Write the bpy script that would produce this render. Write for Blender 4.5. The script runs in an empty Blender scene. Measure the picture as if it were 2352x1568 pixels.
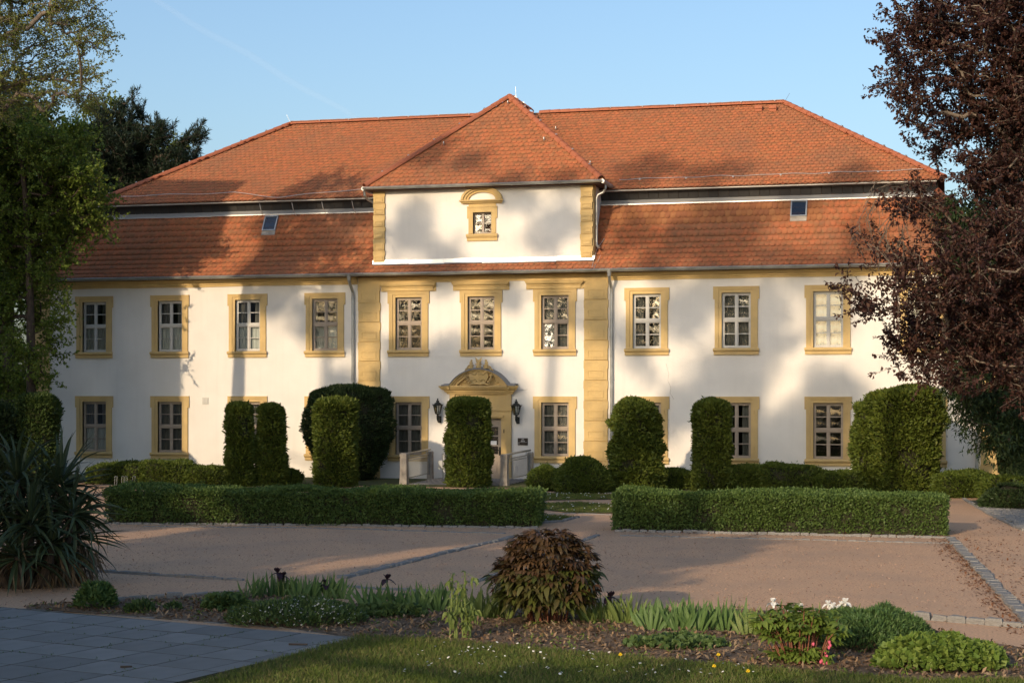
import bpy, bmesh, math, random
import numpy as np
from mathutils import Vector, Matrix

random.seed(7)
rng = np.random.default_rng(11)
scene = bpy.context.scene
COL = scene.collection

# ------------------------------------------------------------------ camera
F, XC, YH, CH, CD = 3850.0, 1176.0, 897.0, 2.93, 55.0     # focal length and horizon in pixels of a 2352 px wide picture
PSI = math.atan(6.8e-5 * F)
CAM = (CD * math.sin(PSI), -CD * math.cos(PSI), CH)
FW = (-math.sin(PSI), math.cos(PSI))
RT = (math.cos(PSI), math.sin(PSI))
cam = bpy.data.cameras.new("camera")
cam.sensor_width = 36.0
cam.lens = F / 2352 * 36.0
cam.shift_y = (YH - 784.0) / 2352
cam.clip_start = 0.5
cam.clip_end = 9000
cam_o = bpy.data.objects.new("camera", cam)
COL.objects.link(cam_o)
cam_o.location = CAM
cam_o.rotation_euler = (math.pi / 2, 0, PSI)
scene.camera = cam_o

# ------------------------------------------------------------------ light
SUN_AZ, SUN_EL = math.radians(16), math.radians(18)        # the sun stands behind the camera, to its left
world = bpy.data.worlds.new("World")
scene.world = world
world.use_nodes = True
wn = world.node_tree.nodes
wl = world.node_tree.links
bg = wn["Background"]
sky = wn.new("ShaderNodeTexSky")
sky.sky_type = "NISHITA"
sky.sun_disc = False
sky.sun_elevation = SUN_EL
sky.sun_rotation = math.pi + SUN_AZ
sky.air_density = 1.1
sky.dust_density = 3.0
sky.ozone_density = 3
sky.altitude = 100
wl.new(sky.outputs[0], bg.inputs[0])
bg.inputs[1].default_value = 0.15
sun = bpy.data.lights.new("sun", "SUN")
sun.energy = 2.75
sun.angle = math.radians(0.53)
sun.color = (1.0, 0.77, 0.52)
sun_o = bpy.data.objects.new("sun", sun)
COL.objects.link(sun_o)
TO_SUN = Vector((-math.sin(SUN_AZ) * math.cos(SUN_EL), -math.cos(SUN_AZ) * math.cos(SUN_EL), math.sin(SUN_EL)))
sun_o.rotation_euler = TO_SUN.to_track_quat("Z", "Y").to_euler()
sun_o.location = (-20, -80, 40)
vs = scene.view_settings
vs.view_transform = "Standard"
vs.look = "None"
vs.exposure = 0.44
vs.gamma = 1.0
vs.use_curve_mapping = False
scene.render.engine = "CYCLES"
scene.cycles.use_denoising = True
scene.cycles.max_bounces = 8
scene.cycles.transparent_max_bounces = 12

# ------------------------------------------------------------------ from picture to place
def ground(px, py, z=0.0):
    d = F * (CH - z) / (py - YH)
    s = (px - XC) * d / F
    return Vector((CAM[0] + FW[0] * d + RT[0] * s, CAM[1] + FW[1] * d + RT[1] * s, z))

def wall(px, py, Y=0.0):
    s = (px - XC) / F
    dx, dy = FW[0] + RT[0] * s, FW[1] + RT[1] * s
    t = (Y - CAM[1]) / dy
    return Vector((CAM[0] + dx * t, Y, CH + (YH - py) / F * t))

def dep(px, py, d):
    s = (px - XC) * d / F
    return Vector((CAM[0] + FW[0] * d + RT[0] * s, CAM[1] + FW[1] * d + RT[1] * s, CH + (YH - py) / F * d))

def gdepth(py):
    return F * CH / (py - YH)

# ------------------------------------------------------------------ materials
def mat(name, col, rough=0.8, col2=None, scale=4.0, bump=0.0, bscale=40.0, island=None, metal=0.0, trans=0.0,
        spec=0.3, detail=6.0, col3=None, scale3=0.6, f3=0.5, objvar=0.0, streak=None):
    m = bpy.data.materials.new(name)
    m.use_nodes = True
    n, l = m.node_tree.nodes, m.node_tree.links
    p = n["Principled BSDF"]
    p.inputs["Roughness"].default_value = rough
    p.inputs["Metallic"].default_value = metal
    p.inputs["Specular IOR Level"].default_value = spec
    geo = n.new("ShaderNodeNewGeometry")
    tc = n.new("ShaderNodeTexCoord")
    out = None
    if island:
        r = n.new("ShaderNodeValToRGB")
        els = r.color_ramp.elements
        els[0].color = (*island[0], 1)
        els[1].color = (*island[-1], 1)
        for k, c in enumerate(island[1:-1]):
            e = els.new((k + 1) / (len(island) - 1))
            e.color = (*c, 1)
        l.new(geo.outputs["Random Per Island"], r.inputs[0])
        out = r.outputs[0]
    else:
        rgb = n.new("ShaderNodeRGB")
        rgb.outputs[0].default_value = (*col, 1)
        out = rgb.outputs[0]
    def blend(out, c, sc, lo, hi, fac, det):
        nz = n.new("ShaderNodeTexNoise")
        nz.inputs["Scale"].default_value = sc
        nz.inputs["Detail"].default_value = det
        l.new(tc.outputs["Object"], nz.inputs["Vector"])
        mr = n.new("ShaderNodeMapRange")
        mr.inputs["From Min"].default_value = lo
        mr.inputs["From Max"].default_value = hi
        mr.inputs["To Max"].default_value = fac
        l.new(nz.outputs[0], mr.inputs[0])
        mx = n.new("ShaderNodeMix")
        mx.data_type = "RGBA"
        l.new(mr.outputs[0], mx.inputs[0])
        l.new(out, mx.inputs[6])
        mx.inputs[7].default_value = (*c, 1)
        return mx.outputs[2]
    if col2:
        out = blend(out, col2, scale, 0.38, 0.68, 1.0, detail)
    if col3:
        out = blend(out, col3, scale3, 0.45, 0.75, f3, 5.0)
    if streak:
        mp = n.new("ShaderNodeMapping")
        mp.inputs["Scale"].default_value = (5.0, 5.0, 0.35)
        l.new(tc.outputs["Object"], mp.inputs["Vector"])
        nz = n.new("ShaderNodeTexNoise")
        nz.inputs["Scale"].default_value = 1.0
        nz.inputs["Detail"].default_value = 5
        l.new(mp.outputs[0], nz.inputs["Vector"])
        mr = n.new("ShaderNodeMapRange")
        mr.inputs["From Min"].default_value = 0.50
        mr.inputs["From Max"].default_value = 0.80
        mr.inputs["To Max"].default_value = 0.22
        l.new(nz.outputs[0], mr.inputs[0])
        mx = n.new("ShaderNodeMix")
        mx.data_type = "RGBA"
        l.new(mr.outputs[0], mx.inputs[0])
        l.new(out, mx.inputs[6])
        mx.inputs[7].default_value = (*streak, 1)
        out = mx.outputs[2]
    if objvar:
        oi = n.new("ShaderNodeObjectInfo")
        hv = n.new("ShaderNodeHueSaturation")
        mr = n.new("ShaderNodeMapRange")
        mr.inputs["To Min"].default_value = 1 - objvar
        mr.inputs["To Max"].default_value = 1 + objvar
        l.new(oi.outputs["Random"], mr.inputs[0])
        l.new(mr.outputs[0], hv.inputs["Value"])
        l.new(out, hv.inputs["Color"])
        out = hv.outputs[0]
    l.new(out, p.inputs["Base Color"])
    if bump:
        nz = n.new("ShaderNodeTexNoise")
        nz.inputs["Scale"].default_value = bscale
        nz.inputs["Detail"].default_value = 5
        l.new(tc.outputs["Object"], nz.inputs["Vector"])
        b = n.new("ShaderNodeBump")
        b.inputs["Strength"].default_value = 0.6
        b.inputs["Distance"].default_value = bump
        l.new(nz.outputs[0], b.inputs["Height"])
        l.new(b.outputs[0], p.inputs["Normal"])
    if trans:
        t = n.new("ShaderNodeBsdfTranslucent")
        l.new(out, t.inputs[0])
        mx = n.new("ShaderNodeMixShader")
        mx.inputs[0].default_value = trans
        l.new(p.outputs[0], mx.inputs[1])
        l.new(t.outputs[0], mx.inputs[2])
        l.new(mx.outputs[0], n["Material Output"].inputs[0])
    return m

def leafmat(name, cols, trans=0.3, rough=0.55, spec=0.25, drift=None, dscale=1.6):
    c = drift or tuple(v * k for v, k in zip(cols[0], (1.35, 1.2, 0.9)))
    return mat(name, cols[0], rough=rough, island=cols, trans=trans, spec=spec, col3=c, scale3=dscale, f3=0.8)

def glassmat(name, refl, tint=(0.92, 0.96, 0.95), wob=0.35):
    m = bpy.data.materials.new(name)
    m.use_nodes = True
    n, l = m.node_tree.nodes, m.node_tree.links
    n.remove(n["Principled BSDF"])
    g = n.new("ShaderNodeBsdfGlossy")
    g.inputs["Roughness"].default_value = 0.05
    t = n.new("ShaderNodeBsdfTransparent")
    t.inputs[0].default_value = (*tint, 1)
    fr = n.new("ShaderNodeFresnel")
    fr.inputs[0].default_value = 1.5
    mr = n.new("ShaderNodeMapRange")
    mr.inputs["From Min"].default_value = 0.04
    mr.inputs["From Max"].default_value = 1.0
    mr.inputs["To Min"].default_value = refl
    mr.inputs["To Max"].default_value = 1.0
    l.new(fr.outputs[0], mr.inputs[0])
    tc = n.new("ShaderNodeTexCoord")
    nz = n.new("ShaderNodeTexNoise")
    nz.inputs["Scale"].default_value = 3.2
    nz.inputs["Detail"].default_value = 1.5
    l.new(tc.outputs["Object"], nz.inputs["Vector"])
    b = n.new("ShaderNodeBump")
    b.inputs["Strength"].default_value = wob
    b.inputs["Distance"].default_value = 0.02
    l.new(nz.outputs[0], b.inputs["Height"])
    l.new(b.outputs[0], g.inputs["Normal"])
    mx = n.new("ShaderNodeMixShader")
    l.new(mr.outputs[0], mx.inputs[0])
    l.new(t.outputs[0], mx.inputs[1])
    l.new(g.outputs[0], mx.inputs[2])
    l.new(mx.outputs[0], n["Material Output"].inputs[0])
    return m

M = {}
M["plaster"] = mat("white_plaster", (0.76, 0.735, 0.685), 0.9, col2=(0.72, 0.695, 0.645), scale=1.3, bump=0.006, bscale=14,
                   col3=(0.62, 0.59, 0.535), scale3=0.45, f3=0.55, streak=(0.58, 0.555, 0.51))
M["ochre"] = mat("ochre_paint", (0.60, 0.43, 0.185), 0.85, col2=(0.54, 0.385, 0.165), scale=3, bump=0.008, bscale=22,
                 col3=(0.44, 0.33, 0.175), scale3=1.4, f3=0.6, objvar=0.07, streak=(0.40, 0.32, 0.19))
M["tile"] = mat("clay_tile", (0.45, 0.13, 0.05), 0.75, col2=(0.42, 0.125, 0.05), scale=6, bump=0.003, bscale=60,
                island=[(0.197, 0.087, 0.043), (0.240, 0.096, 0.041), (0.257, 0.105, 0.044), (0.267, 0.110, 0.044), (0.251, 0.100, 0.042), (0.278, 0.119, 0.048), (0.245, 0.099, 0.043), (0.284, 0.131, 0.058)],
                col3=(0.19, 0.10, 0.058), scale3=0.45, f3=0.75)
M["tile_edge"] = mat("tile_edge_shade", (0.17, 0.075, 0.045), 0.9)  # shade lines between the courses, painted as a dark edge colour
M["tile_base"] = mat("tile_underlay", (0.16, 0.055, 0.03), 0.9)
M["ridge"] = mat("ridge_clay", (0.38, 0.125, 0.06), 0.7, col2=(0.31, 0.105, 0.055), scale=5)
M["zinc"] = mat("weathered_zinc", (0.48, 0.49, 0.47), 0.40, metal=0.7, col2=(0.34, 0.35, 0.345), scale=3)
M["zinc_new"] = mat("bright_zinc", (0.50, 0.51, 0.51), 0.35, metal=0.6, col2=(0.5, 0.51, 0.52), scale=4)
M["lead"] = mat("lead_sheet", (0.17, 0.18, 0.19), 0.6, metal=0.2, col2=(0.24, 0.25, 0.26), scale=3)
M["slate"] = mat("dark_slate", (0.055, 0.055, 0.055), 0.6, island=[(0.028, 0.028, 0.029), (0.042, 0.041, 0.04)])
M["wood_dark"] = mat("dark_soffit", (0.10, 0.05, 0.03), 0.7)
M["frame_white"] = mat("pale_window_paint", (0.55, 0.54, 0.50), 0.5, col2=(0.50, 0.49, 0.455), scale=8)
M["frame_taupe"] = mat("taupe_window_paint", (0.36, 0.30, 0.24), 0.55, col2=(0.32, 0.265, 0.21), scale=8)
M["glass"] = glassmat("window_glass", 0.13, wob=0.3)
M["glass_dim"] = glassmat("window_glass_dim", 0.09)
M["glass_sky"] = glassmat("window_glass_bright", 0.27, wob=0.3)
M["glass_roof"] = glassmat("skylight_glass", 0.12, (0.22, 0.25, 0.30))
M["curtain"] = mat("white_net_curtain", (0.72, 0.74, 0.70), 0.9, trans=0.35)
M["drape"] = mat("grey_drape", (0.17, 0.165, 0.15), 0.9, trans=0.2)
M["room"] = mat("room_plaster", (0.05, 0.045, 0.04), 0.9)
M["wire"] = mat("aluminium_wire", (0.65, 0.62, 0.58), 0.4, metal=0.6)
M["iron"] = mat("dark_iron", (0.022, 0.026, 0.024), 0.45, metal=0.3)
M["steel"] = mat("galvanised_steel", (0.34, 0.36, 0.37), 0.4, metal=0.8, col2=(0.26, 0.28, 0.29), scale=9)
M["lamp_glass"] = glassmat("lantern_glass", 0.12, wob=0.0)
M["brass"] = mat("plaque_metal", (0.05, 0.038, 0.03), 0.4, metal=0.3)
M["paper"] = mat("white_paper", (0.75, 0.75, 0.74), 0.8)
M["old_stone"] = mat("weathered_sandstone", (0.36, 0.32, 0.27), 0.9, col2=(0.22, 0.20, 0.175), scale=5, bump=0.012, bscale=18,
                     col3=(0.50, 0.46, 0.40), scale3=3, f3=0.6)
M["granite"] = mat("granite_sett", (0.24, 0.235, 0.22), 0.85, col2=(0.15, 0.145, 0.14), scale=9, bump=0.01, bscale=45,
                   col3=(0.26, 0.245, 0.22), scale3=3.5, f3=0.6)
M["slab"] = mat("concrete_slab", (0.19, 0.19, 0.18), 0.85, col2=(0.16, 0.16, 0.15), scale=2.2, bump=0.002, bscale=160,
                col3=(0.15, 0.15, 0.14), scale3=1.1, f3=0.6, objvar=0.18)
M["joint"] = mat("mossy_joint", (0.05, 0.055, 0.035), 0.95, col2=(0.08, 0.075, 0.055), scale=12)
M["gravel"] = mat("red_gravel", (0.63, 0.395, 0.238), 0.95, col2=(0.40, 0.255, 0.16), scale=30, bump=0.02, bscale=110,
                  col3=(0.42, 0.285, 0.19), scale3=0.55, f3=0.9)
M["soil"] = mat("bark_soil", (0.17, 0.115, 0.07), 0.95, col2=(0.09, 0.062, 0.04), scale=14, bump=0.04, bscale=30,
                col3=(0.24, 0.17, 0.105), scale3=5, f3=0.6)
M["earth"] = mat("meadow_ground", (0.09, 0.10, 0.04), 0.95, col2=(0.12, 0.10, 0.06), scale=0.6, bump=0.03, bscale=10)
M["turf"] = mat("turf", (0.075, 0.10, 0.03), 0.95, col2=(0.11, 0.10, 0.05), scale=5, bump=0.03, bscale=60)
M["bark"] = mat("bark", (0.085, 0.065, 0.05), 0.95, col2=(0.05, 0.04, 0.032), scale=7, bump=0.03, bscale=16)
M["bark_pale"] = mat("pale_bark", (0.19, 0.155, 0.12), 0.9, col2=(0.10, 0.08, 0.065), scale=9, bump=0.02, bscale=20)
M["twig"] = mat("twig_mass", (0.035, 0.035, 0.018), 0.95, col2=(0.02, 0.022, 0.012), scale=14, bump=0.03, bscale=30)
M["lime"] = leafmat("lime_leaf", [(0.085, 0.147, 0.023), (0.132, 0.197, 0.035), (0.202, 0.251, 0.042), (0.118, 0.172, 0.030)], 0.4)
M["lime_dark"] = leafmat("dark_maple_leaf", [(0.046, 0.074, 0.018), (0.068, 0.103, 0.024), (0.091, 0.124, 0.030)], 0.25)
M["spring"] = leafmat("spring_leaf", [(0.145, 0.181, 0.041), (0.217, 0.244, 0.061), (0.275, 0.284, 0.081)], 0.35)
M["pine"] = leafmat("pine_needle", [(0.014, 0.026, 0.016), (0.022, 0.038, 0.02), (0.03, 0.046, 0.025)], 0.1)
M["chestnut"] = leafmat("chestnut_leaf", [(0.12, 0.17, 0.03), (0.2, 0.22, 0.05)], 0.4)
M["beech"] = leafmat("copper_beech_leaf", [(0.036, 0.018, 0.019), (0.058, 0.027, 0.025), (0.094, 0.045, 0.029), (0.048, 0.023, 0.023)], 0.25)
M["yew"] = leafmat("yew_needle", [(0.023, 0.046, 0.017), (0.039, 0.065, 0.022), (0.055, 0.078, 0.024)], 0.12)
M["thuja"] = leafmat("thuja_spray", [(0.065, 0.098, 0.017), (0.093, 0.131, 0.022), (0.137, 0.163, 0.027), (0.072, 0.110, 0.018)], 0.2)
M["thuja_dark"] = leafmat("dark_thuja_spray", [(0.033, 0.065, 0.019), (0.056, 0.092, 0.024), (0.079, 0.116, 0.026)], 0.15)
M["box"] = leafmat("hedge_leaf", [(0.058, 0.104, 0.027), (0.088, 0.146, 0.036), (0.123, 0.182, 0.048), (0.070, 0.122, 0.030)], 0.25)
M["shrub"] = leafmat("shrub_leaf", [(0.058, 0.095, 0.018), (0.093, 0.133, 0.022), (0.128, 0.161, 0.028)], 0.25)
M["yucca"] = leafmat("yucca_blade", [(0.035, 0.055, 0.031), (0.050, 0.075, 0.036), (0.069, 0.091, 0.039)], 0.12, 0.45)
M["yucca_dry"] = leafmat("dry_yucca_blade", [(0.14, 0.10, 0.065), (0.20, 0.15, 0.095), (0.10, 0.075, 0.05)], 0.1)
M["peony"] = leafmat("bronze_peony_leaf", [(0.064, 0.034, 0.021), (0.090, 0.053, 0.026), (0.056, 0.046, 0.019), (0.112, 0.064, 0.034)], 0.22, 0.4)
M["peony_green"] = leafmat("green_peony_leaf", [(0.064, 0.085, 0.021), (0.085, 0.102, 0.025), (0.093, 0.072, 0.030)], 0.25, 0.4)
M["stem_red"] = mat("reddish_stem", (0.16, 0.06, 0.035), 0.7)
M["stem_green"] = mat("green_stem", (0.13, 0.17, 0.05), 0.6)
M["iris"] = leafmat("iris_blade", [(0.063, 0.120, 0.040), (0.092, 0.164, 0.050), (0.138, 0.202, 0.055)], 0.3, 0.5)
M["iris_light"] = leafmat("light_iris_blade", [(0.11, 0.16, 0.045), (0.16, 0.21, 0.055), (0.12, 0.17, 0.05)], 0.35, 0.5)
M["petal_dark"] = mat("black_iris_petal", (0.022, 0.010, 0.018), 0.6)
M["petal_white"] = mat("white_petal", (0.80, 0.80, 0.76), 0.6, trans=0.3)
M["petal_pink"] = mat("pink_petal", (0.65, 0.13, 0.22), 0.6, trans=0.2)
M["petal_yellow"] = mat("yellow_petal", (0.80, 0.58, 0.03), 0.6)
M["geranium"] = leafmat("geranium_leaf", [(0.055, 0.10, 0.035), (0.08, 0.13, 0.04), (0.10, 0.15, 0.045)], 0.25)
M["fresh"] = leafmat("fresh_leaf", [(0.10, 0.17, 0.03), (0.14, 0.21, 0.04), (0.18, 0.24, 0.05)], 0.35)
M["spurge"] = leafmat("spurge_leaf", [(0.054, 0.110, 0.036), (0.072, 0.138, 0.041), (0.096, 0.154, 0.045)], 0.2)
M["grass"] = leafmat("grass_blade", [(0.075, 0.125, 0.025), (0.11, 0.16, 0.03), (0.15, 0.16, 0.05), (0.19, 0.16, 0.075)], 0.35)
M["chip"] = leafmat("bark_chip", [(0.135, 0.084, 0.054), (0.230, 0.154, 0.095), (0.324, 0.238, 0.149), (0.095, 0.063, 0.047)], 0.0, 0.9)
M["litter"] = leafmat("dry_leaf", [(0.140, 0.059, 0.026), (0.196, 0.091, 0.038), (0.098, 0.049, 0.030)], 0.1, 0.9)
M["pebble"] = leafmat("pebble", [(0.42, 0.29, 0.21), (0.30, 0.19, 0.135), (0.20, 0.13, 0.10)], 0.0, 0.9)
M["caster_wall"] = mat("grey_render", (0.45, 0.43, 0.40), 0.9, col2=(0.4, 0.38, 0.36), scale=2)

# ------------------------------------------------------------------ object helpers
WL = {}
def put(o, parent=None, loc=None):
    """Link o; vertices (or loc) are in world space, also under a parent standing anywhere (unrotated)."""
    COL.objects.link(o)
    if loc is not None:
        o.location = loc
    WL[o.name] = Vector(loc) if loc is not None else Vector((0, 0, 0))
    if parent is not None:
        o.parent = parent
        o.matrix_parent_inverse = Matrix.Translation(-WL[parent.name])
    return o

def tag(o, label=None, cat=None, group=None, kind=None):
    if label: o["label"] = label
    if cat: o["category"] = cat
    if group: o["group"] = group
    if kind: o["kind"] = kind
    return o

def thing(name, loc, label, cat, group=None):
    o = bpy.data.objects.new(name, None)
    o.empty_display_size = 0.2
    put(o, None, loc)
    return tag(o, label, cat, group)

class MB:
    def __init__(s):
        s.v, s.f = [], []
    def poly(s, pts):
        k = len(s.v)
        s.v += [tuple(p) for p in pts]
        s.f.append(tuple(range(k, k + len(pts))))
    def box(s, x0, x1, y0, y1, z0, z1):
        k = len(s.v)
        s.v += [(x0, y0, z0), (x1, y0, z0), (x1, y1, z0), (x0, y1, z0), (x0, y0, z1), (x1, y0, z1), (x1, y1, z1), (x0, y1, z1)]
        s.f += [tuple(k + i for i in q) for q in ((0, 3, 2, 1), (4, 5, 6, 7), (0, 1, 5, 4), (1, 2, 6, 5), (2, 3, 7, 6), (3, 0, 4, 7))]
    def prism_x(s, prof, x0, x1, m0=0.0, m1=0.0):
        """profile [(y, z)] (closed) swept along x; m0/m1 mitre the ends by y (return round a corner)."""
        n, k = len(prof), len(s.v)
        s.v += [(x0 + m0 * y, y, z) for y, z in prof] + [(x1 + m1 * y, y, z) for y, z in prof]
        for i in range(n):
            j = (i + 1) % n
            s.f.append((k + i, k + j, k + n + j, k + n + i))
        s.f.append(tuple(k + i for i in range(n))[::-1])
        s.f.append(tuple(k + n + i for i in range(n)))
    def extrude_y(s, pts, y0, y1):
        """outline [(x, z)] given a thickness from y0 to y1."""
        n, k = len(pts), len(s.v)
        s.v += [(x, y0, z) for x, z in pts] + [(x, y1, z) for x, z in pts]
        for i in range(n):
            j = (i + 1) % n
            s.f.append((k + i, k + j, k + n + j, k + n + i))
        s.f.append(tuple(k + i for i in range(n))[::-1])
        s.f.append(tuple(k + n + i for i in range(n)))
    def tube(s, pts, r, n=8, caps=True):
        pts = [Vector(p) for p in pts]
        rs = r if isinstance(r, (list, tuple)) else [r] * len(pts)
        k = len(s.v)
        up = None
        for i, p in enumerate(pts):
            d = (pts[min(i + 1, len(pts) - 1)] - pts[max(i - 1, 0)]).normalized()
            a = Vector((0, 0, 1)) if abs(d.z) < 0.9 else Vector((1, 0, 0))
            if up is not None: a = up
            u = d.cross(a)
            u = u.normalized() if u.length > 1e-6 else Vector((1, 0, 0))
            w = u.cross(d).normalized()
            up = w
            for q in range(n):
                t = 2 * math.pi * q / n
                s.v.append(tuple(p + (u * math.cos(t) + w * math.sin(t)) * rs[i]))
        for i in range(len(pts) - 1):
            for q in range(n):
                a, b = k + i * n + q, k + i * n + (q + 1) % n
                s.f.append((a, b, b + n, a + n))
        if caps:
            s.f.append(tuple(k + q for q in range(n))[::-1])
            s.f.append(tuple(k + (len(pts) - 1) * n + q for q in range(n)))
    def lathe(s, prof, c=(0, 0, 0), n=12):
        k = len(s.v)
        for r, z in prof:
            for q in range(n):
                t = 2 * math.pi * q / n
                s.v.append((c[0] + r * math.cos(t), c[1] + r * math.sin(t), c[2] + z))
        for i in range(len(prof) - 1):
            for q in range(n):
                a, b = k + i * n + q, k + i * n + (q + 1) % n
                s.f.append((a, b, b + n, a + n))
        s.f.append(tuple(k + q for q in range(n))[::-1])
        s.f.append(tuple(k + (len(prof) - 1) * n + q for q in range(n)))
    def ball(s, c, rx, ry, rz, n=8, m=6):
        s_prof = [(math.sin(math.pi * i / m), -math.cos(math.pi * i / m)) for i in range(m + 1)]
        k = len(s.v)
        for r, z in s_prof:
            r = max(r, 0.02)
            for q in range(n):
                t = 2 * math.pi * q / n
                s.v.append((c[0] + rx * r * math.cos(t), c[1] + ry * r * math.sin(t), c[2] + rz * z))
        for i in range(m):
            for q in range(n):
                a, b = k + i * n + q, k + i * n + (q + 1) % n
                s.f.append((a, b, b + n, a + n))
    def mesh(s, name, m, smooth=False):
        me = bpy.data.meshes.new(name)
        me.from_pydata(s.v, [], s.f)
        me.validate()
        for mm in (m if isinstance(m, (list, tuple)) else [m]):
            me.materials.append(mm)
        if smooth:
            me.polygons.foreach_set("use_smooth", [True] * len(me.polygons))
        me.update()
        return me
    def obj(s, name, m, parent=None, loc=None, smooth=False):
        return put(bpy.data.objects.new(name, s.mesh(name, m, smooth)), parent, loc)

def np_mesh(name, V, Q, m):
    """big mesh from arrays: V (n,3), Q (k,3 or 4) vertex indices."""
    me = bpy.data.meshes.new(name)
    V = np.ascontiguousarray(V, dtype=np.float32)
    Q = np.ascontiguousarray(Q, dtype=np.int32)
    k, c = Q.shape
    me.vertices.add(len(V))
    me.vertices.foreach_set("co", V.ravel())
    me.loops.add(k * c)
    me.loops.foreach_set("vertex_index", Q.ravel())
    me.polygons.add(k)
    me.polygons.foreach_set("loop_start", np.arange(k, dtype=np.int32) * c)
    me.polygons.foreach_set("loop_total", np.full(k, c, dtype=np.int32))
    for q in (m if isinstance(m, (list, tuple)) else [m]):
        me.materials.append(q)
    me.update(calc_edges=True)
    return me

def np_obj(name, V, Q, m, parent=None, loc=None):
    return put(bpy.data.objects.new(name, np_mesh(name, V, Q, m)), parent, loc)

def inst(me, name, parent, loc, rot=(0, 0, 0), sc=1.0):
    o = bpy.data.objects.new(name, me)
    put(o, parent, loc)
    o.rotation_euler = rot
    o.scale = (sc, sc, sc) if not isinstance(sc, (tuple, list)) else sc
    return o

def copy_tree(o, parent=None):
    c = o.copy()
    COL.objects.link(c)
    if parent is not None:
        c.parent = parent
        c.matrix_parent_inverse = o.matrix_parent_inverse.copy()
    for ch in list(o.children):
        copy_tree(ch, c)
    return c

def sheet(name, pts, z, m, kind="structure"):
    mb = MB()
    mb.poly([(p[0], p[1], z) for p in pts])
    return tag(mb.obj(name, m), kind=kind)

# ------------------------------------------------------------------ foliage helpers
def unit(a):
    return a / np.maximum(np.linalg.norm(a, axis=-1, keepdims=True), 1e-9)

def rdir(n):
    return unit(rng.normal(size=(n, 3)))

def leaves(P, D, N, L, W, bend=0.15):
    """one folded quad per leaf: base, side, tip, side."""
    n = len(P)
    L = np.broadcast_to(np.asarray(L, float), (n,))[:, None]
    W = np.broadcast_to(np.asarray(W, float), (n,))[:, None]
    S = unit(np.cross(D, N))
    N2 = unit(np.cross(S, D))
    mid = P + D * L * 0.5
    V = np.stack([P, mid + S * W * 0.5 + N2 * L * bend, P + D * L, mid - S * W * 0.5 + N2 * L * bend], 1).reshape(-1, 3)
    return V, np.arange(4 * n).reshape(n, 4)

_ph = rng.uniform(0, 6.28, (40, 3))
_kd = rdir(40)
def lump(P, freq, k=9, seed=0):
    """cheap smooth noise in -1..1 on points P."""
    o = np.zeros(len(P))
    for i in range(k):
        j = (i + seed * 5) % 40
        f = freq * (0.7 + 0.25 * (i % 4))
        o += np.sin(P @ _kd[j] * f + _ph[j, 0])
    return o / math.sqrt(k) * 0.9

def seg_tubes(A, B, ra, rb, n=5):
    d = unit(B - A)
    up = np.where(np.abs(d[:, 2:3]) < 0.9, np.array([[0, 0, 1.0]]), np.array([[1.0, 0, 0]]))
    u = unit(np.cross(d, up))
    w = np.cross(u, d)
    k = len(A)
    t = np.arange(n) * 2 * math.pi / n
    ring = u[:, None, :] * np.cos(t)[None, :, None] + w[:, None, :] * np.sin(t)[None, :, None]
    V = np.concatenate([A[:, None, :] + ring * ra[:, None, None], B[:, None, :] + ring * rb[:, None, None]], 1).reshape(-1, 3)
    q = np.arange(n)
    base = np.stack([q, (q + 1) % n, (q + 1) % n + n, q + n], 1)
    Q = (base[None] + (np.arange(k) * 2 * n)[:, None, None]).reshape(-1, 4)
    return V, Q

def grow(trunk, trunk_r, clusters, tip_r=0.012, gain=0.5, sag=0.0, maxr=None):
    """branches from the trunk to every cluster; returns tube arrays and twig directions per cluster."""
    tp = []
    for i in range(len(trunk) - 1):
        a, b = np.array(trunk[i], float), np.array(trunk[i + 1], float)
        k = max(2, int(np.linalg.norm(b - a) / 0.5))
        for q in range(k):
            tp.append(a + (b - a) * q / k)
    tp.append(np.array(trunk[-1], float))
    nodes = [p for p in tp]
    par = [i - 1 for i in range(len(tp))]
    nt = len(tp)
    T = np.array(tp)
    order = np.argsort([np.min(np.linalg.norm(T - c, axis=1)) for c in clusters])
    arr = np.zeros((nt + 4 * len(clusters) + 8, 3))
    arr[:nt] = T
    cnt = nt
    end = np.zeros(len(clusters), int)
    for ci in order:
        c = clusters[ci]
        dv = c - arr[:cnt]
        dist = np.linalg.norm(dv, axis=1)
        cost = dist + 0.9 * np.maximum(0, -dv[:, 2]) + np.where(np.arange(cnt) < nt, -0.1, 0)
        j = int(np.argmin(cost))
        p = arr[j].copy()
        k = 2 if dist[j] < 1.2 else 3
        side = rng.normal(size=3) * dist[j] * 0.10
        prev = j
        for q in range(1, k + 1):
            t = q / k
            pt = p + (c - p) * t + side * math.sin(math.pi * t) + np.array([0, 0, dist[j] * 0.10 * math.sin(math.pi * t) - sag * t * t])
            arr[cnt] = pt
            par.append(prev)
            prev = cnt
            cnt += 1
        end[ci] = prev
    w = np.zeros(cnt)
    for e in end:
        w[e] += 1
    for i in range(cnt - 1, -1, -1):
        if par[i] >= 0:
            w[par[i]] += w[i]
    r = tip_r * np.maximum(w, 1) ** gain
    if maxr: r = np.minimum(r, maxr)
    tl = np.linspace(trunk_r[0], trunk_r[1], nt)
    r[:nt] = tl
    ii = np.array([i for i in range(cnt) if par[i] >= 0])
    pp = np.array([par[i] for i in ii])
    ra = np.minimum(r[pp], np.where(pp < nt, np.where(ii < nt, r[pp], r[ii] * 1.25), r[pp]))
    V, Q = seg_tubes(arr[pp], arr[ii], ra, r[ii], 6)
    par = np.array(par)
    dirs = unit(arr[end] - arr[par[end]])
    return V, Q, dirs, arr[end]

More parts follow.
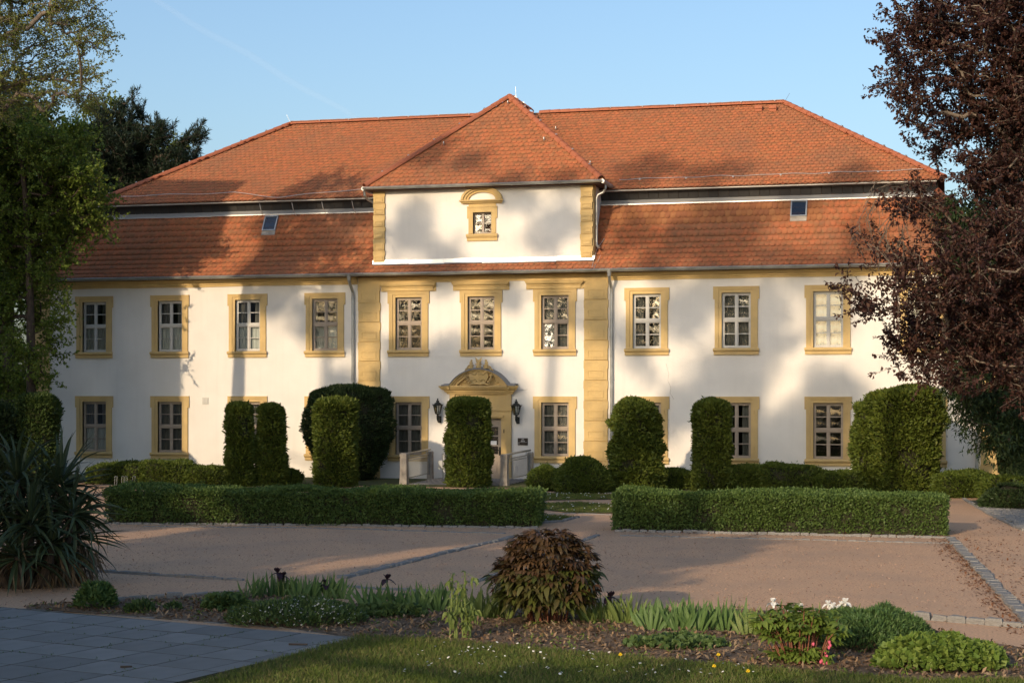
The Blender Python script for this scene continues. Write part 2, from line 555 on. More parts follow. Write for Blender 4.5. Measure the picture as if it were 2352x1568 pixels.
def blob_points(blobs, n, shell=0.35):
    vol = np.array([b[1] ** 2.2 * b[2] if len(b) > 2 else b[1] ** 2.2 for b in blobs])
    pick = rng.choice(len(blobs), n, p=vol / vol.sum())
    d = rdir(n)
    rr = rng.uniform(shell, 1, n) ** 0.7
    C = np.array([list(b[0]) for b in blobs])[pick]
    R = np.array([b[1] for b in blobs])[pick]
    return C + d * (R * rr)[:, None]

def tree(name, label, trunk, trunk_r, blobs, ncl, per, rc, L, W, leaf_m, bark_m, flat=0.6, droop=0.2, tip=0.012, gain=0.5,
         needle=False, shell=0.3, group=None, cat="tree", maxr=None, sag=0.0, spray=0.0):
    t = thing(name, trunk[0], label, cat, group)
    cl = blob_points(blobs, ncl, shell)
    V, Q, dirs, ends = grow(trunk, trunk_r, cl, tip, gain, sag, maxr)
    o = np_obj("trunk", V, Q, bark_m, t)
    o.data.polygons.foreach_set("use_smooth", [True] * len(o.data.polygons))
    n = ncl * per
    idx = np.repeat(np.arange(ncl), per)
    off = rdir(n) * (rng.uniform(0, 1, n) ** 0.5 * rc)[:, None]
    off[:, 2] *= flat
    if spray:                                                # leaves set along outer twigs
        tw = unit(dirs + rdir(ncl) * 0.45 + np.array([0, 0, spray * 0.35]))
        along = rng.uniform(-1.0, 1.0, n)
        thick = (1.0 - 0.75 * np.clip(along, 0, 1))[:, None]
        off = off * 0.32 * thick + tw[idx] * (along * rc * 1.55)[:, None]
        V2, Q2 = seg_tubes(ends - tw * rc * 1.2, ends + tw * rc * 1.4, np.full(ncl, tip), np.full(ncl, tip * 0.5), 4)
        np_obj("twigs", V2, Q2, bark_m, t)
    else:
        off += dirs[idx] * rng.uniform(-0.6, 0.7, n)[:, None] * rc
    sz = rng.uniform(0.7, 1.25, n)
    if needle:
        D = unit(dirs[idx] * 0.7 + rdir(n) * 0.9 + np.array([0, 0, 0.15 - droop]))
    else:
        D = unit(rdir(n) + dirs[idx] * 0.5 + np.array([0, 0, -droop]))
    N = unit(rdir(n) * 0.8 + np.array([0, 0, 0.9]))
    V, Q = leaves(ends[idx] + off, D, N, L * sz, W * sz)
    np_obj("crown", V, Q, leaf_m, t)
    return t

def blobs_px(lst, depth, spread, k=1.0):
    """crown masses given where they stand: (pixel x, pixel y, pixel radius[, depth offset])."""
    out = []
    for b in lst:
        d = depth + (b[3] if len(b) > 3 else rng.uniform(-spread, spread))
        out.append((dep(b[0], b[1], d), b[2] * d / F * k))
    return out

def clipped(name, label, cat, base, rx, ry, h, prof, n, L, W, leaf_m, sq=2.0, rough=0.06, freq=4.0, up=0.4, group=None, rot=0.0,
            core=0.86, topsq=6.0, ragged=0.0, lean=(0, 0), seed=0, core_m=None):
    """A clipped shrub: leaf sprays over a lumpy column prof(t)->radius factor, on a mass of twigs."""
    t = thing(name, base, label, cat, group)
    B = np.array(list(base))
    cr, sr = math.cos(rot), math.sin(rot)
    def surf(th, tt, k=1.0):
        c, s = np.cos(th), np.sin(th)
        rad = (np.abs(c) ** sq + np.abs(s) ** sq) ** (-1 / sq)
        pr = prof(tt)
        x, y = c * rad * rx * pr, s * rad * ry * pr
        P = np.stack([x * cr - y * sr, x * sr + y * cr, tt * h], 1)
        lm = lump(P + B, freq, seed=seed) * rough + (lump(P + B, freq * 2.7, seed=seed + 3) * rough * 0.5)
        out = np.stack([c * cr - s * sr, c * sr + s * cr, np.zeros_like(c)], 1)
        P = P * np.array([k, k, 1]) + out * lm[:, None] * np.minimum(1, pr * 2)[:, None]
        P[:, 2] += lm * 0.7 * (tt > 0.9)
        P[:, 0] += lean[0] * tt
        P[:, 1] += lean[1] * tt
        return P + B, out
    # twig mass
    na, nh = 28, 22
    th = np.linspace(0, 2 * math.pi, na, endpoint=False)
    hh = np.concatenate([np.linspace(0, 0.93, nh - 5), np.array([0.955, 0.972, 0.985, 0.993, 0.998])])
    TH, HH = np.meshgrid(th, hh)
    P, _ = surf(TH.ravel(), HH.ravel(), core)
    P[:, 2] -= (1 - core) * 0.35 * h * (HH.ravel() ** 3) * 0.5
    Q = []
    nh = len(hh)
    for i in range(nh - 1):
        for j in range(na):
            Q.append((i * na + j, i * na + (j + 1) % na, (i + 1) * na + (j + 1) % na, (i + 1) * na + j))
    np_obj("twigs", P, np.array(Q), core_m or M["twig"], t)
    # leaves: side and top
    nt_ = int(n * 0.22)
    th = rng.uniform(0, 2 * math.pi, n)
    tt = rng.uniform(0, 1, n)
    tt[:nt_] = 1 - rng.uniform(0, 1, nt_) ** 2 * 0.10
    P, out = surf(th, tt, 1.0)
    dpt = rng.uniform(0, 1, n) ** 2
    P -= out * (dpt * 0.10 * min(rx, ry) / 0.5)[:, None]
    if ragged:
        P += out * (np.maximum(0, lump(P, 9.0, seed=seed + 1) - 0.3) * ragged)[:, None]
    topw = np.clip((tt - 0.88) / 0.12, 0, 1)[:, None]
    nrm = unit(out * (1 - topw) + np.array([0, 0, 1.0]) * topw)
    ns_ = int(n * 0.05)                                      # stray shoots
    P[-ns_:] += nrm[-ns_:] * rng.uniform(0.01, 0.09, (ns_, 1)) + rdir(ns_) * 0.02
    hole = (lump(P, 7.5, seed=seed + 2) < -0.95) & (rng.uniform(0, 1, n) < 0.75)
    P, nrm, n = P[~hole], nrm[~hole], int((~hole).sum())
    D = unit(nrm * 0.8 + rdir(n) * 0.75 + np.array([0, 0, up]))
    N = unit(nrm * 0.5 + rdir(n))
    sz = rng.uniform(0.6, 1.3, n)
    V, Q = leaves(P, D, N, L * sz, W * sz)
    np_obj("foliage", V, Q, leaf_m, t)
    return t
# ------------------------------------------------------------------ the ground
sheet("ground", [(-4000, -3000), (4000, -3000), (4000, 5000), (-4000, 5000)], -0.03, M["earth"])
sheet("gravel_court", [(-30, -60), (40, -60), (40, -4.4), (-30, -4.4)], 0.0, M["gravel"])
g = lambda x, y: ground(x, y)
sheet("forecourt_lawn", [(-20.5, -4.3), (18, -4.3), (18, 0.3), (-20.5, 0.3)], 0.006, M["turf"])
LAWNS = []
def lawn(name, pts):
    LAWNS.append(pts)
    return sheet(name, pts, 0.012, M["turf"])
lawn("lawn", [(-3.5, -6.6), g(1408, 1138), g(1408, 1147), g(1236, 1149.5), (-3.5, -9.5)])
lawn("lawn", [(-3.5, -10.3), g(1236, 1158), g(1330, 1155), g(1408, 1161), g(1412, 1179), g(1310, 1178), g(1236, 1170), (-3.5, -12)])
lawn("lawn", [(-3.5, -14.2), g(1236, 1184), g(1327, 1188), g(1290, 1198), g(1236, 1200), (-3.5, -18.6)])
sheet("path", [g(1000, 1118), g(1236, 1129.5), g(1408, 1131), g(1408, 1137), g(1236, 1137), g(1000, 1128)], 0.010, M["gravel"])

BED = [g(60, 1392), g(165, 1383), g(420, 1372), g(560, 1362), g(800, 1386), g(1060, 1398), g(1400, 1405), g(1700, 1400),
       g(1900, 1412), g(2140, 1446), g(2230, 1470), g(2420, 1500), g(2420, 1590), g(2120, 1568), g(1700, 1536), g(1300, 1501),
       g(1000, 1474), g(820, 1466), g(640, 1441), g(320, 1417), g(60, 1399)]
sheet("flower_bed", BED, 0.016, M["soil"])
LAWN_F = [g(826, 1467), g(1000, 1475), g(1300, 1502), g(1700, 1537), g(2120, 1569), (15.2, -35.4), (18, -36), (18, -60), (6, -60), (5.4, -39.2), g(474, 1568)]
sheet("front_lawn", LAWN_F, 0.014, M["turf"])

def in_poly(P, poly):
    x, y = P[:, 0], P[:, 1]
    r = np.zeros(len(P), bool)
    n = len(poly)
    for i in range(n):
        x1, y1 = poly[i][0], poly[i][1]
        x2, y2 = poly[(i + 1) % n][0], poly[(i + 1) % n][1]
        c = ((y1 > y) != (y2 > y)) & (x < (x2 - x1) * (y - y1) / (y2 - y1 + 1e-12) + x1)
        r ^= c
    return r

def scatter(poly, n):
    a = np.array([(p[0], p[1]) for p in poly])
    lo, hi = a.min(0), a.max(0)
    P = rng.uniform(lo, hi, (n, 2))
    P = P[in_poly(P, poly)]
    return np.concatenate([P, np.zeros((len(P), 1))], 1)

# ------------------------------------------------------------------ slab terrace
GRID_O = np.array([6.08958, -38.50086]); UA = np.array([-0.65162, 0.15716]); UB = np.array([0.16278, 0.65414])
def grid(i, j): return GRID_O + UA * i + UB * j
paving = tag(bpy.data.objects.new("paving", None), kind="structure")
put(paving, None, (5, -36, 0))
pv = [grid(-0.35, -3), grid(-0.35, 6.12), grid(9.5, 6.35), grid(9.5, -3)]
mb = MB(); mb.poly([(p[0], p[1], 0.008) for p in pv]); mb.obj("joint_bed", M["joint"], paving)
slab_me = []
for q in range(4):
    mb = MB()
    e = 0.013
    def sl(u, v, z):
        p = UA * u + UB * v
        return (p[0], p[1], z)
    j = [random.uniform(-0.006, 0.006) for _ in range(8)]
    top = [sl(e + j[0], e + j[1], 0.034), sl(1 - e + j[2], e + j[3], 0.034 + j[4] * 0.3), sl(1 - e + j[5], 1 - e + j[6], 0.034), sl(e + j[7], 1 - e, 0.034 - j[4] * 0.3)]
    mb.poly(top[::-1])
    for a in range(4):
        b = (a + 1) % 4
        mb.poly([top[a], top[b], (top[b][0], top[b][1], 0.0), (top[a][0], top[a][1], 0.0)])
    me = mb.mesh("slab", [M["slab"], M["joint"]])
    for f_ in list(me.polygons)[1:]: f_.material_index = 1
    slab_me.append(me)
slab_me2 = []
for me in slab_me:                                          # narrow border course along the lawn
    c = me.copy()
    uu = UA / np.linalg.norm(UA)
    for v in c.vertices:
        p = np.array([v.co.x, v.co.y]); t = p @ uu
        p = p - uu * t * 0.65
        v.co.x, v.co.y = p
    slab_me2.append(c)
for i in range(0, 9):
    for j in range(-2, 6):
        p = grid(i, j)
        inst(random.choice(slab_me), "slab", paving, (p[0], p[1], 0.0))
    p = grid(i, 6)
for j in range(-3, 6):
    p = grid(-0.35, j)
    inst(random.choice(slab_me2), "slab", paving, (p[0], p[1], 0.0))

# ------------------------------------------------------------------ lines of granite setts
sett_me = []
for q in range(6):
    mb = MB()
    w = [random.uniform(-0.12, 0.12) for _ in range(12)]
    bt = [(-0.5, -0.5, 0), (0.5, -0.5, 0), (0.5, 0.5, 0), (-0.5, 0.5, 0)]
    tp = [(-0.43 + w[0], -0.42 + w[1], 1 + w[8]), (0.43 + w[2], -0.42 + w[3], 1 + w[9]), (0.43 + w[4], 0.42 + w[5], 1 + w[10]), (-0.43 + w[6], 0.42 + w[7], 1 + w[11])]
    md = [(x * 1.1, y * 1.12, 0.72) for x, y, z in tp]
    mb.v = bt + md + tp
    mb.f = [(8, 9, 10, 11)] + [(a, (a + 1) % 4, 4 + (a + 1) % 4, 4 + a) for a in range(4)] + [(4 + a, 4 + (a + 1) % 4, 8 + (a + 1) % 4, 8 + a) for a in range(4)]
    sett_me.append(mb.mesh("stone", M["granite"]))

def kerb(pts, ln=0.17, wd=0.13, ht=0.05, z=0.0, jit=0.012):
    k = tag(bpy.data.objects.new("kerb", None), kind="structure")
    pts = [Vector((p[0], p[1], 0)) for p in pts]
    put(k, None, pts[0])
    c = 0
    for a, b in zip(pts, pts[1:]):
        d = b - a
        L = d.length
        n = max(1, int(L / ln))
        ang = math.atan2(d.y, d.x)
        for i in range(n):
            c += 1
            if c > 300: return k
            p = a + d * ((i + 0.5) / n)
            inst(sett_me[random.randrange(6)], "stone", k, (p.x + random.uniform(-jit, jit), p.y + random.uniform(-jit, jit), z - 0.01),
                 (0, 0, ang + random.uniform(-0.06, 0.06)), (L / n * random.uniform(0.90, 0.98), wd * random.uniform(0.85, 1.1), ht * random.uniform(0.8, 1.25)))
    return k

kerb([g(2183, 1236), g(2352, 1414), g(2480, 1550)], 0.24, 0.20, 0.05)
kerb([g(2100, 1420), g(2352, 1441), g(2420, 1447)], 0.22, 0.12, 0.09)
kerb([g(240, 1203), g(760, 1207), g(1236, 1213)], 0.17, 0.10, 0.05)
kerb([g(330, 1209), g(700, 1212), g(1160, 1225)], 0.17, 0.10, 0.03)
kerb([g(1412, 1220), g(1800, 1228), g(2183, 1236)], 0.17, 0.11, 0.06)
kerb([g(1425, 1230), g(1800, 1238), g(2186, 1248)], 0.17, 0.10, 0.03)
kerb([g(785, 1328), g(900, 1300), g(1030, 1268), g(1185, 1232)], 0.20, 0.17, 0.045)
kerb([g(1085, 1338), g(1170, 1308), g(1300, 1255), g(1372, 1229)], 0.20, 0.14, 0.03)
kerb([g(200, 1311), g(560, 1333)], 0.18, 0.11, 0.045)
kerb([g(795, 1348), g(860, 1352), g(1050, 1362)], 0.18, 0.11, 0.04)
kerb([g(170, 1386), g(420, 1373), g(480, 1368), g(560, 1364)], 0.24, 0.10, 0.08)
kerb([g(826, 1466), g(900, 1468), g(1000, 1476), g(1300, 1503), g(1700, 1538), g(2120, 1570)], 0.30, 0.09, 0.03, jit=0.02)
kerb([g(1215, 1203), g(1290, 1198), g(1327, 1188)], 0.17, 0.10, 0.05)
kerb([g(1236, 1181), g(1310, 1179), g(1405, 1182)], 0.17, 0.08, 0.03)
kerb([g(0, 1397), g(190, 1405), g(320, 1416), g(640, 1440), g(820, 1464)], 0.25, 0.10, 0.02, jit=0.03)
kerb([g(1236, 1132), g(1408, 1133)], 0.17, 0.10, 0.04)
kerb([g(2215, 1147), g(2275, 1182), g(2352, 1219)], 0.2, 0.12, 0.05)

# setts of the side path at the far right
side = tag(bpy.data.objects.new("side_path", None), kind="structure")
put(side, None, (15.5, -12, 0))
mb = MB(); mb.poly([(p[0], p[1], 0.012) for p in [g(2222, 1149), g(2352, 1214), (22, -17.5), (22, -6.4)]]); mb.obj("joint_bed", M["joint"], side)
c = 0
for r in range(40):
    for q in range(26):
        x, y = 14.5 + q * 0.21 + (r % 2) * 0.1, -16.9 + r * 0.265
        if not in_poly(np.array([[x, y, 0]]), [g(2224, 1151), g(2352, 1215), (20, -17), (20, -6.6)])[0] or x > 17.6: continue
        c += 1
        if c <= 300:
            inst(sett_me[random.randrange(6)], "stone", side, (x, y, 0.0), (0, 0, random.uniform(-0.05, 0.05)), (0.195, 0.245, 0.035 * random.uniform(0.85, 1.2)))
# loose bits on the ground
def bits(name, P, m, L, W, z, tilt=0.35):
    n = len(P)
    P = P.copy(); P[:, 2] = z + rng.uniform(0, 0.012, n)
    D = rdir(n); D[:, 2] *= tilt; D = unit(D)
    N = unit(np.array([0, 0, 1.0]) + rdir(n) * tilt)
    sz = rng.uniform(0.5, 1.6, n)
    V, Q = leaves(P, D, N, L * sz, W * sz, 0.12)
    return tag(np_obj(name, V, Q, m), kind="stuff")
P = scatter(BED, 26000)
bits("bark_mulch", P, M["chip"], 0.06, 0.022, 0.018, 0.6)
fp = [g(2352, 1416), g(2183, 1237)]
P = np.array([list(fp[1] + (fp[0] - fp[1]) * t) for t in rng.uniform(0, 1.15, 900)])
P[:, 0] += -0.10 - np.abs(rng.normal(size=900)) * 0.16
P2 = np.array([list(fp[1] + (fp[0] - fp[1]) * t) for t in rng.uniform(0, 1.0, 260)]); P2[:, 0] += 0.14 + np.abs(rng.normal(size=260)) * 0.5
P3 = scatter([g(2190, 1222), g(2270, 1180), g(2352, 1225), g(2352, 1330), g(2300, 1300)], 350)
P4 = scatter([g(1420, 1216), g(2180, 1229), g(2183, 1237), g(1430, 1224)], 600)
bits("fallen_leaves", np.concatenate([P, P2, P3, P4]), M["litter"], 0.045, 0.026, 0.008)
P = scatter([(1, -33), (18, -31), (18, -16), (-8, -21)], 42000)
P = P[~in_poly(P, BED)]
bits("pebbles", P, M["pebble"], 0.02, 0.018, 0.002, 0.5)
# ------------------------------------------------------------------ the manor house
HX0, HX1, HY1 = -17.66, 15.55, 12.9
house = thing("manor_house", (-1.05, 0, 0), "long white two-storey manor house with ochre trim and red tiled mansard roof", "manor house")
UP, LO, DOORX = 4.07, 0.58, -1.055
WX_U = [-15.15, -12.25, -9.35, -6.53, -3.56, -1.05, 1.45, 4.48, 7.35, 10.22, 13.1]
WX_L = [-15.15, -12.25, -9.35, -6.53, -3.56, 1.45, 4.48, 7.35, 10.22, 13.1]
OW, OH, SILL = 0.46, 1.76, 0.21                              # half opening, opening height, sill height
holes = [(x - OW, x + OW, UP + SILL, UP + SILL + OH) for x in WX_U] + [(x - OW, x + OW, LO + SILL, LO + SILL + OH) for x in WX_L]
holes.append((DOORX - 0.70, DOORX + 0.70, 0.0, 2.02))
def holed_wall(mb, x0, x1, z0, z1, holes, y):
    xs = sorted({x0, x1} | {h[0] for h in holes} | {h[1] for h in holes})
    zs = sorted({z0, z1} | {h[2] for h in holes} | {h[3] for h in holes})
    for a, b in zip(xs, xs[1:]):
        for c, d in zip(zs, zs[1:]):
            mx, mz = (a + b) / 2, (c + d) / 2
            if any(h[0] < mx < h[1] and h[2] < mz < h[3] for h in holes): continue
            mb.poly([(a, y, c), (b, y, c), (b, y, d), (a, y, d)])
mb = MB()
holed_wall(mb, HX0, HX1, -0.1, 6.72, holes, 0.0)
for h in holes:                                              # reveals
    a, b, c, d = h
    mb.poly([(a, 0, c), (a, 0.5, c), (a, 0.5, d), (a, 0, d)]); mb.poly([(b, 0, c), (b, 0, d), (b, 0.5, d), (b, 0.5, c)])
    mb.poly([(a, 0, d), (a, 0.5, d), (b, 0.5, d), (b, 0, d)]); mb.poly([(a, 0, c), (b, 0, c), (b, 0.5, c), (a, 0.5, c)])
mb.poly([(HX0, 0, -0.1), (HX0, 0, 6.72), (HX0, HY1, 6.72), (HX0, HY1, -0.1)])
mb.poly([(HX1, 0, -0.1), (HX1, HY1, -0.1), (HX1, HY1, 6.72), (HX1, 0, 6.72)])
mb.poly([(HX0, HY1, -0.1), (HX0, HY1, 6.72), (HX1, HY1, 6.72), (HX1, HY1, -0.1)])
mb.obj("wall", M["plaster"], house)
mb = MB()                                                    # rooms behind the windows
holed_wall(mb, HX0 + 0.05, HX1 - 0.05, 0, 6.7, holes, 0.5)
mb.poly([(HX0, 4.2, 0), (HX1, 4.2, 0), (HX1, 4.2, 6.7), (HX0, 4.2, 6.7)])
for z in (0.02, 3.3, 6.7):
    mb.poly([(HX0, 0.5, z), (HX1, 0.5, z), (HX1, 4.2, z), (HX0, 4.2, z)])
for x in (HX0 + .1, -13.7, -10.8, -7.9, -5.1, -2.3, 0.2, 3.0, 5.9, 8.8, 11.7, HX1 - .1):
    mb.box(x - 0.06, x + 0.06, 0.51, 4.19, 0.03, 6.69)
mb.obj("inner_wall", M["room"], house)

# --- windows
def frame_mesh(m, tilt=False):
    mb = MB()
    y0, y1 = 0.085, 0.15
    w, h = OW, OH
    mb.box(-w, -w + 0.045, y0, y1, 0, h); mb.box(w - 0.045, w, y0, y1, 0, h)
    mb.box(-w + 0.045, w - 0.045, y0, y1, h - 0.06, h); mb.box(-w + 0.045, w - 0.045, y0, y1, 0, 0.055)
    mb.box(-w + 0.045, w - 0.045, y0 - 0.02, y1, 0.86, 0.945)          # transom
    mb.box(-w + 0.045, w - 0.045, y0 - 0.035, y0 - 0.02, 0.925, 0.945)
    mb.box(-0.026, 0.026, y0 - 0.008, y1, 0.055, 0.86); mb.box(-0.026, 0.026, y0 - 0.008, y1, 0.945, h - 0.06)
    for a, b in ((-w + 0.045, -0.026), (0.026, w - 0.045)):
        for c, d in ((0.055, 0.86), (0.945, h - 0.06)):
            if tilt and a < 0 and c < 0.5: continue
            s = 0.031
            yy0, yy1 = y0 + 0.012, y1 - 0.005
            mb.box(a, a + s, yy0, yy1, c, d); mb.box(b - s, b, yy0, yy1, c, d)
            mb.box(a + s, b - s, yy0, yy1, c, c + s); mb.box(a + s, b - s, yy0, yy1, d - s, d)
            zm = (c + d) / 2
            mb.box(a + s, b - s, yy0 + 0.004, yy1 - 0.004, zm - 0.014, zm + 0.014)
    return mb.mesh("window", m)
FR = {"w": frame_mesh(M["frame_white"]), "t": frame_mesh(M["frame_taupe"]), "tt": frame_mesh(M["frame_taupe"], True)}
mb = MB(); s = 0.031
a, b, c, d = -OW + 0.045, -0.026, 0.0, 0.805
mb.box(a, a + s, 0, 0.05, c, d); mb.box(b - s, b, 0, 0.05, c, d); mb.box(a + s, b - s, 0, 0.05, c, c + s); mb.box(a + s, b - s, 0, 0.05, d - s, d)
mb.box(a + s, b - s, 0.004, 0.046, 0.39, 0.418)
SASH = mb.mesh("casement", M["frame_taupe"])
mb = MB(); mb.poly([(-0.17, 0, -0.188), (0.17, 0, -0.188), (0.17, 0, 0.188), (-0.17, 0, 0.188)])
PANE = {k: mb.mesh("pane", M[k]) for k in ("glass", "glass_dim", "glass_sky")}

def surround_mesh(bottom=True):
    mb = MB()
    w, h = OW, OH
    def strip(pts, y): mb.extrude_y(pts, y, 0.10 if y > -0.03 else 0.0)
    # inner band
    i1 = 0.10
    for sx in (-1, 1):
        x0, x1 = sorted((sx * w, sx * (w + i1)))
        mb.box(x0, x1, -0.03, 0.085, 0, h)
        x0, x1 = sorted((sx * (w + i1), sx * (w + 0.22)))
        mb.box(x0, x1, -0.055, 0.0, 0, h + 0.195)
        x0, x1 = sorted((sx * (w + 0.22), sx * (w + 0.27)))
        mb.box(x0, x1, -0.053, 0.0, h + 0.195 - 0.40, h + 0.195)
        mb.box(x0, x1, -0.060, -0.053, h + 0.155, h + 0.195)
    mb.box(-w - i1, w + i1, -0.03, 0.085, h, h + 0.10)
    mb.box(-w - i1, w + i1, -0.055, 0.0, h + 0.10, h + 0.195)
    mb.box(-w - 0.262, w + 0.262, -0.068, -0.0555, h + 0.165, h + 0.195)
    return mb
SUR = surround_mesh().mesh("surround", M["ochre"])
mb = MB()
prof = [(0.1, -SILL), (-0.055, -SILL), (-0.055, -0.115), (-0.075, -0.105), (-0.105, -0.08), (-0.115, -0.045), (-0.105, -0.015), (-0.08, 0.0), (0.1, 0.012)]
mb.prism_x(prof, -OW - 0.24, OW + 0.24, 0.28, -0.28)
SIL = mb.mesh("sill", M["ochre"])
mb = MB()
mb.box(-0.96, 0.96, -0.035, 0, 0.20, 0.50)
mb.prism_x([(0, 0.22), (-0.07, 0.22), (-0.075, 0.30), (-0.10, 0.315), (-0.10, 0.345), (-0.15, 0.37), (-0.185, 0.42), (-0.185, 0.45), (-0.21, 0.455), (-0.21, 0.475), (0, 0.50)], -0.80, 0.80, 0.9, -0.9)
HOOD = mb.mesh("hood", M["ochre"])

def pleated(x0, x1, z0, z1, folds, amp, y, m, scallop=0.0, name="curtain"):
    n = max(8, int((x1 - x0) * folds * 8))
    V, Q = [], []
    p0 = random.uniform(0, 6)
    for i in range(n + 1):
        t = i / n
        x = x0 + (x1 - x0) * t
        yy = y + amp * math.sin(t * (x1 - x0) * folds * 6.283 + p0 + math.sin(t * 5 + p0) * 0.8)
        V += [(x, yy, z0 - scallop * abs(math.sin(t * (x1 - x0) * 14))), (x, yy * 0.6 + y * 0.4, z1)]
    for i in range(n):
        Q.append((2 * i, 2 * i + 2, 2 * i + 3, 2 * i + 1))
    return np_mesh(name, np.array(V), np.array(Q), m)
CURT = {
    "net_half": [pleated(-0.41, 0.41, 0.10, 0.88, 7, 0.016, 0.21, M["curtain"], 0.02)],
    "net_full": [pleated(-0.44, 0.44, 0.02, OH, 6, 0.02, 0.24, M["curtain"])],
    "sides": [pleated(-0.45, -0.14, 0.02, OH, 8, 0.025, 0.26, M["drape"]), pleated(0.16, 0.45, 0.02, OH, 8, 0.025, 0.26, M["drape"])],
    "drape_full": [pleated(-0.45, 0.45, 0.02, OH, 7, 0.025, 0.26, M["drape"])],
    "lower": [pleated(-0.41, 0.41, 0.06, 0.90, 9, 0.014, 0.21, M["curtain"])],
}
def window(x, zb, frame, glass="glass", curt=(), hood=False, tilt=None):
    z = zb + SILL
    o = inst(FR["tt" if tilt else frame], "window", house, (x, 0, z))
    inst(SUR, "surround", o, (x, 0, z)); inst(SIL, "sill", o, (x, 0, z))
    if hood: inst(HOOD, "hood", o, (x, 0, z + OH))
    k = 0
    if tilt:
        sa = inst(SASH, "casement", o, (x, 0.095, z + 0.055), (tilt, 0, 0))
    for px in (-0.2205, 0.2205):
        for pz in (0.2565, 0.6585, 1.1315, 1.5085):
            kind = glass[k % len(glass)] if isinstance(glass, (list, tuple)) else glass
            k += 1
            rx, yy, zz = random.uniform(-0.009, 0.009), 0.122, z + pz
            if tilt and px < 0 and pz < 0.9:
                rx = tilt; hgt = pz - 0.055; yy = 0.12 - math.sin(tilt) * hgt; kind = "glass_sky"
            inst(PANE[kind], "pane", o, (x + px, yy, zz), (rx, 0, random.uniform(-0.009, 0.009)), (1, 1, 1.0))
    for c in curt:
        for me in CURT[c]:
            inst(me, "curtain", o, (x, 0, z))
    return o
D_, G_, S_ = "glass_dim", "glass", "glass_sky"
up_spec = [("w", D_, ("net_half", "sides")), ("w", D_, ("net_half", "sides")), ("w", D_, ("net_half", "sides")), ("t", D_, ("net_half",)),
           ("t", G_, ()), ("t", G_, ()), ("t", [D_, D_, G_, G_], ("drape_full",)), ("w", [G_, G_, S_, S_], ("sides",)), ("w", G_, ("drape_full",)),
           ("w", G_, ("net_full",)), ("w", G_, ("sides",))]
for i, (x, sp) in enumerate(zip(WX_U, up_spec)):
    window(x, UP, sp[0], sp[1], sp[2], hood=4 <= i <= 6, tilt={3: 0.045, 6: -0.07}.get(i))
lo_spec = [("t", D_, ("sides", "lower"))] + [("t", D_, ("drape_full",))] * 4 + [("t", D_, ("drape_full",)), ("t", D_, ("sides",)), ("t", D_, ("sides",)),
           ("t", [S_, S_, D_, D_, G_, D_, D_, D_], ()), ("t", D_, ())]
for x, sp in zip(WX_L, lo_spec):
    window(x, LO, sp[0], sp[1], sp[2])

# --- quoins: piers of rusticated blocks
def block_mesh(w, h, panel=True):
    mb = MB()
    x = w / 2
    mb.box(-x + 0.02, x - 0.02, -0.075, 0, 0.012, h * 0.60)
    mb.box(-x, x, -0.052, 0, h * 0.60, h - 0.012)
    # raised field
    a, b = -x * 0.66, x * 0.66
    c, d = h * 0.14, h * 0.50
    for q in ((a, b, c, c + 0.022), (a, b, d - 0.022, d), (a, a + 0.022, c + 0.022, d - 0.022), (b - 0.022, b, c + 0.022, d - 0.022)):
        mb.box(q[0], q[1], -0.090, -0.0752, q[2], q[3])
    return mb.mesh("block", M["ochre"])
def quoin(x0, x1, z0, z1, n, y=0.0):
    mb = MB(); mb.box(x0 + 0.015, x1 - 0.015, y - 0.035, y, z0, z1)
    o = mb.obj("quoin", M["ochre"], house)
    h = (z1 - z0) / n
    me = block_mesh(x1 - x0, h)
    for i in range(n):
        b = inst(me, "block", o, ((x0 + x1) / 2 + random.uniform(-0.008, 0.008), y, z0 + i * h))
    return o
quoin(-5.34, -4.55, 0.0, 6.53, 10)
quoin(2.41, 3.22, 0.0, 6.53, 10)
quoin(-17.70, -16.89, 0.0, 6.50, 10)
quoin(14.80, 15.58, 0.0, 6.50, 10)
quoin(-4.78, -4.36, 7.22, 9.58, 6, -0.06)
quoin(2.31, 2.73, 7.22, 9.58, 6, -0.06)

# --- cornices and frieze
cprof = [(0, 6.50), (-0.035, 6.50), (-0.04, 6.56), (-0.075, 6.575), (-0.08, 6.62), (-0.14, 6.65), (-0.17, 6.70), (-0.21, 6.71), (-0.21, 6.745), (0, 6.745)]
def wavy_cornice(x0, x1):
    mb = MB()
    n = max(1, int((x1 - x0) / 0.8))
    k = len(cprof)
    for i in range(n + 1):
        x = x0 + (x1 - x0) * i / n
        dz = random.uniform(-0.012, 0.012)
        mb.v += [(x, y, z + dz) for y, z in cprof]
    for i in range(n):
        for j in range(k - 1):
            a = i * k + j
            mb.f.append((a, a + 1, a + k + 1, a + k))
    mb.f.append(tuple(range(k))); mb.f.append(tuple(n * k + j for j in range(k))[::-1])
    return mb.obj("cornice", M["ochre"], house)
wavy_cornice(HX0 - 0.05, -5.36)
wavy_cornice(3.24, HX1 + 0.05)
mb = MB(); mb.box(-5.34, 3.22, -0.030, 0, 6.53, 6.74); mb.obj("frieze", M["ochre"], house)

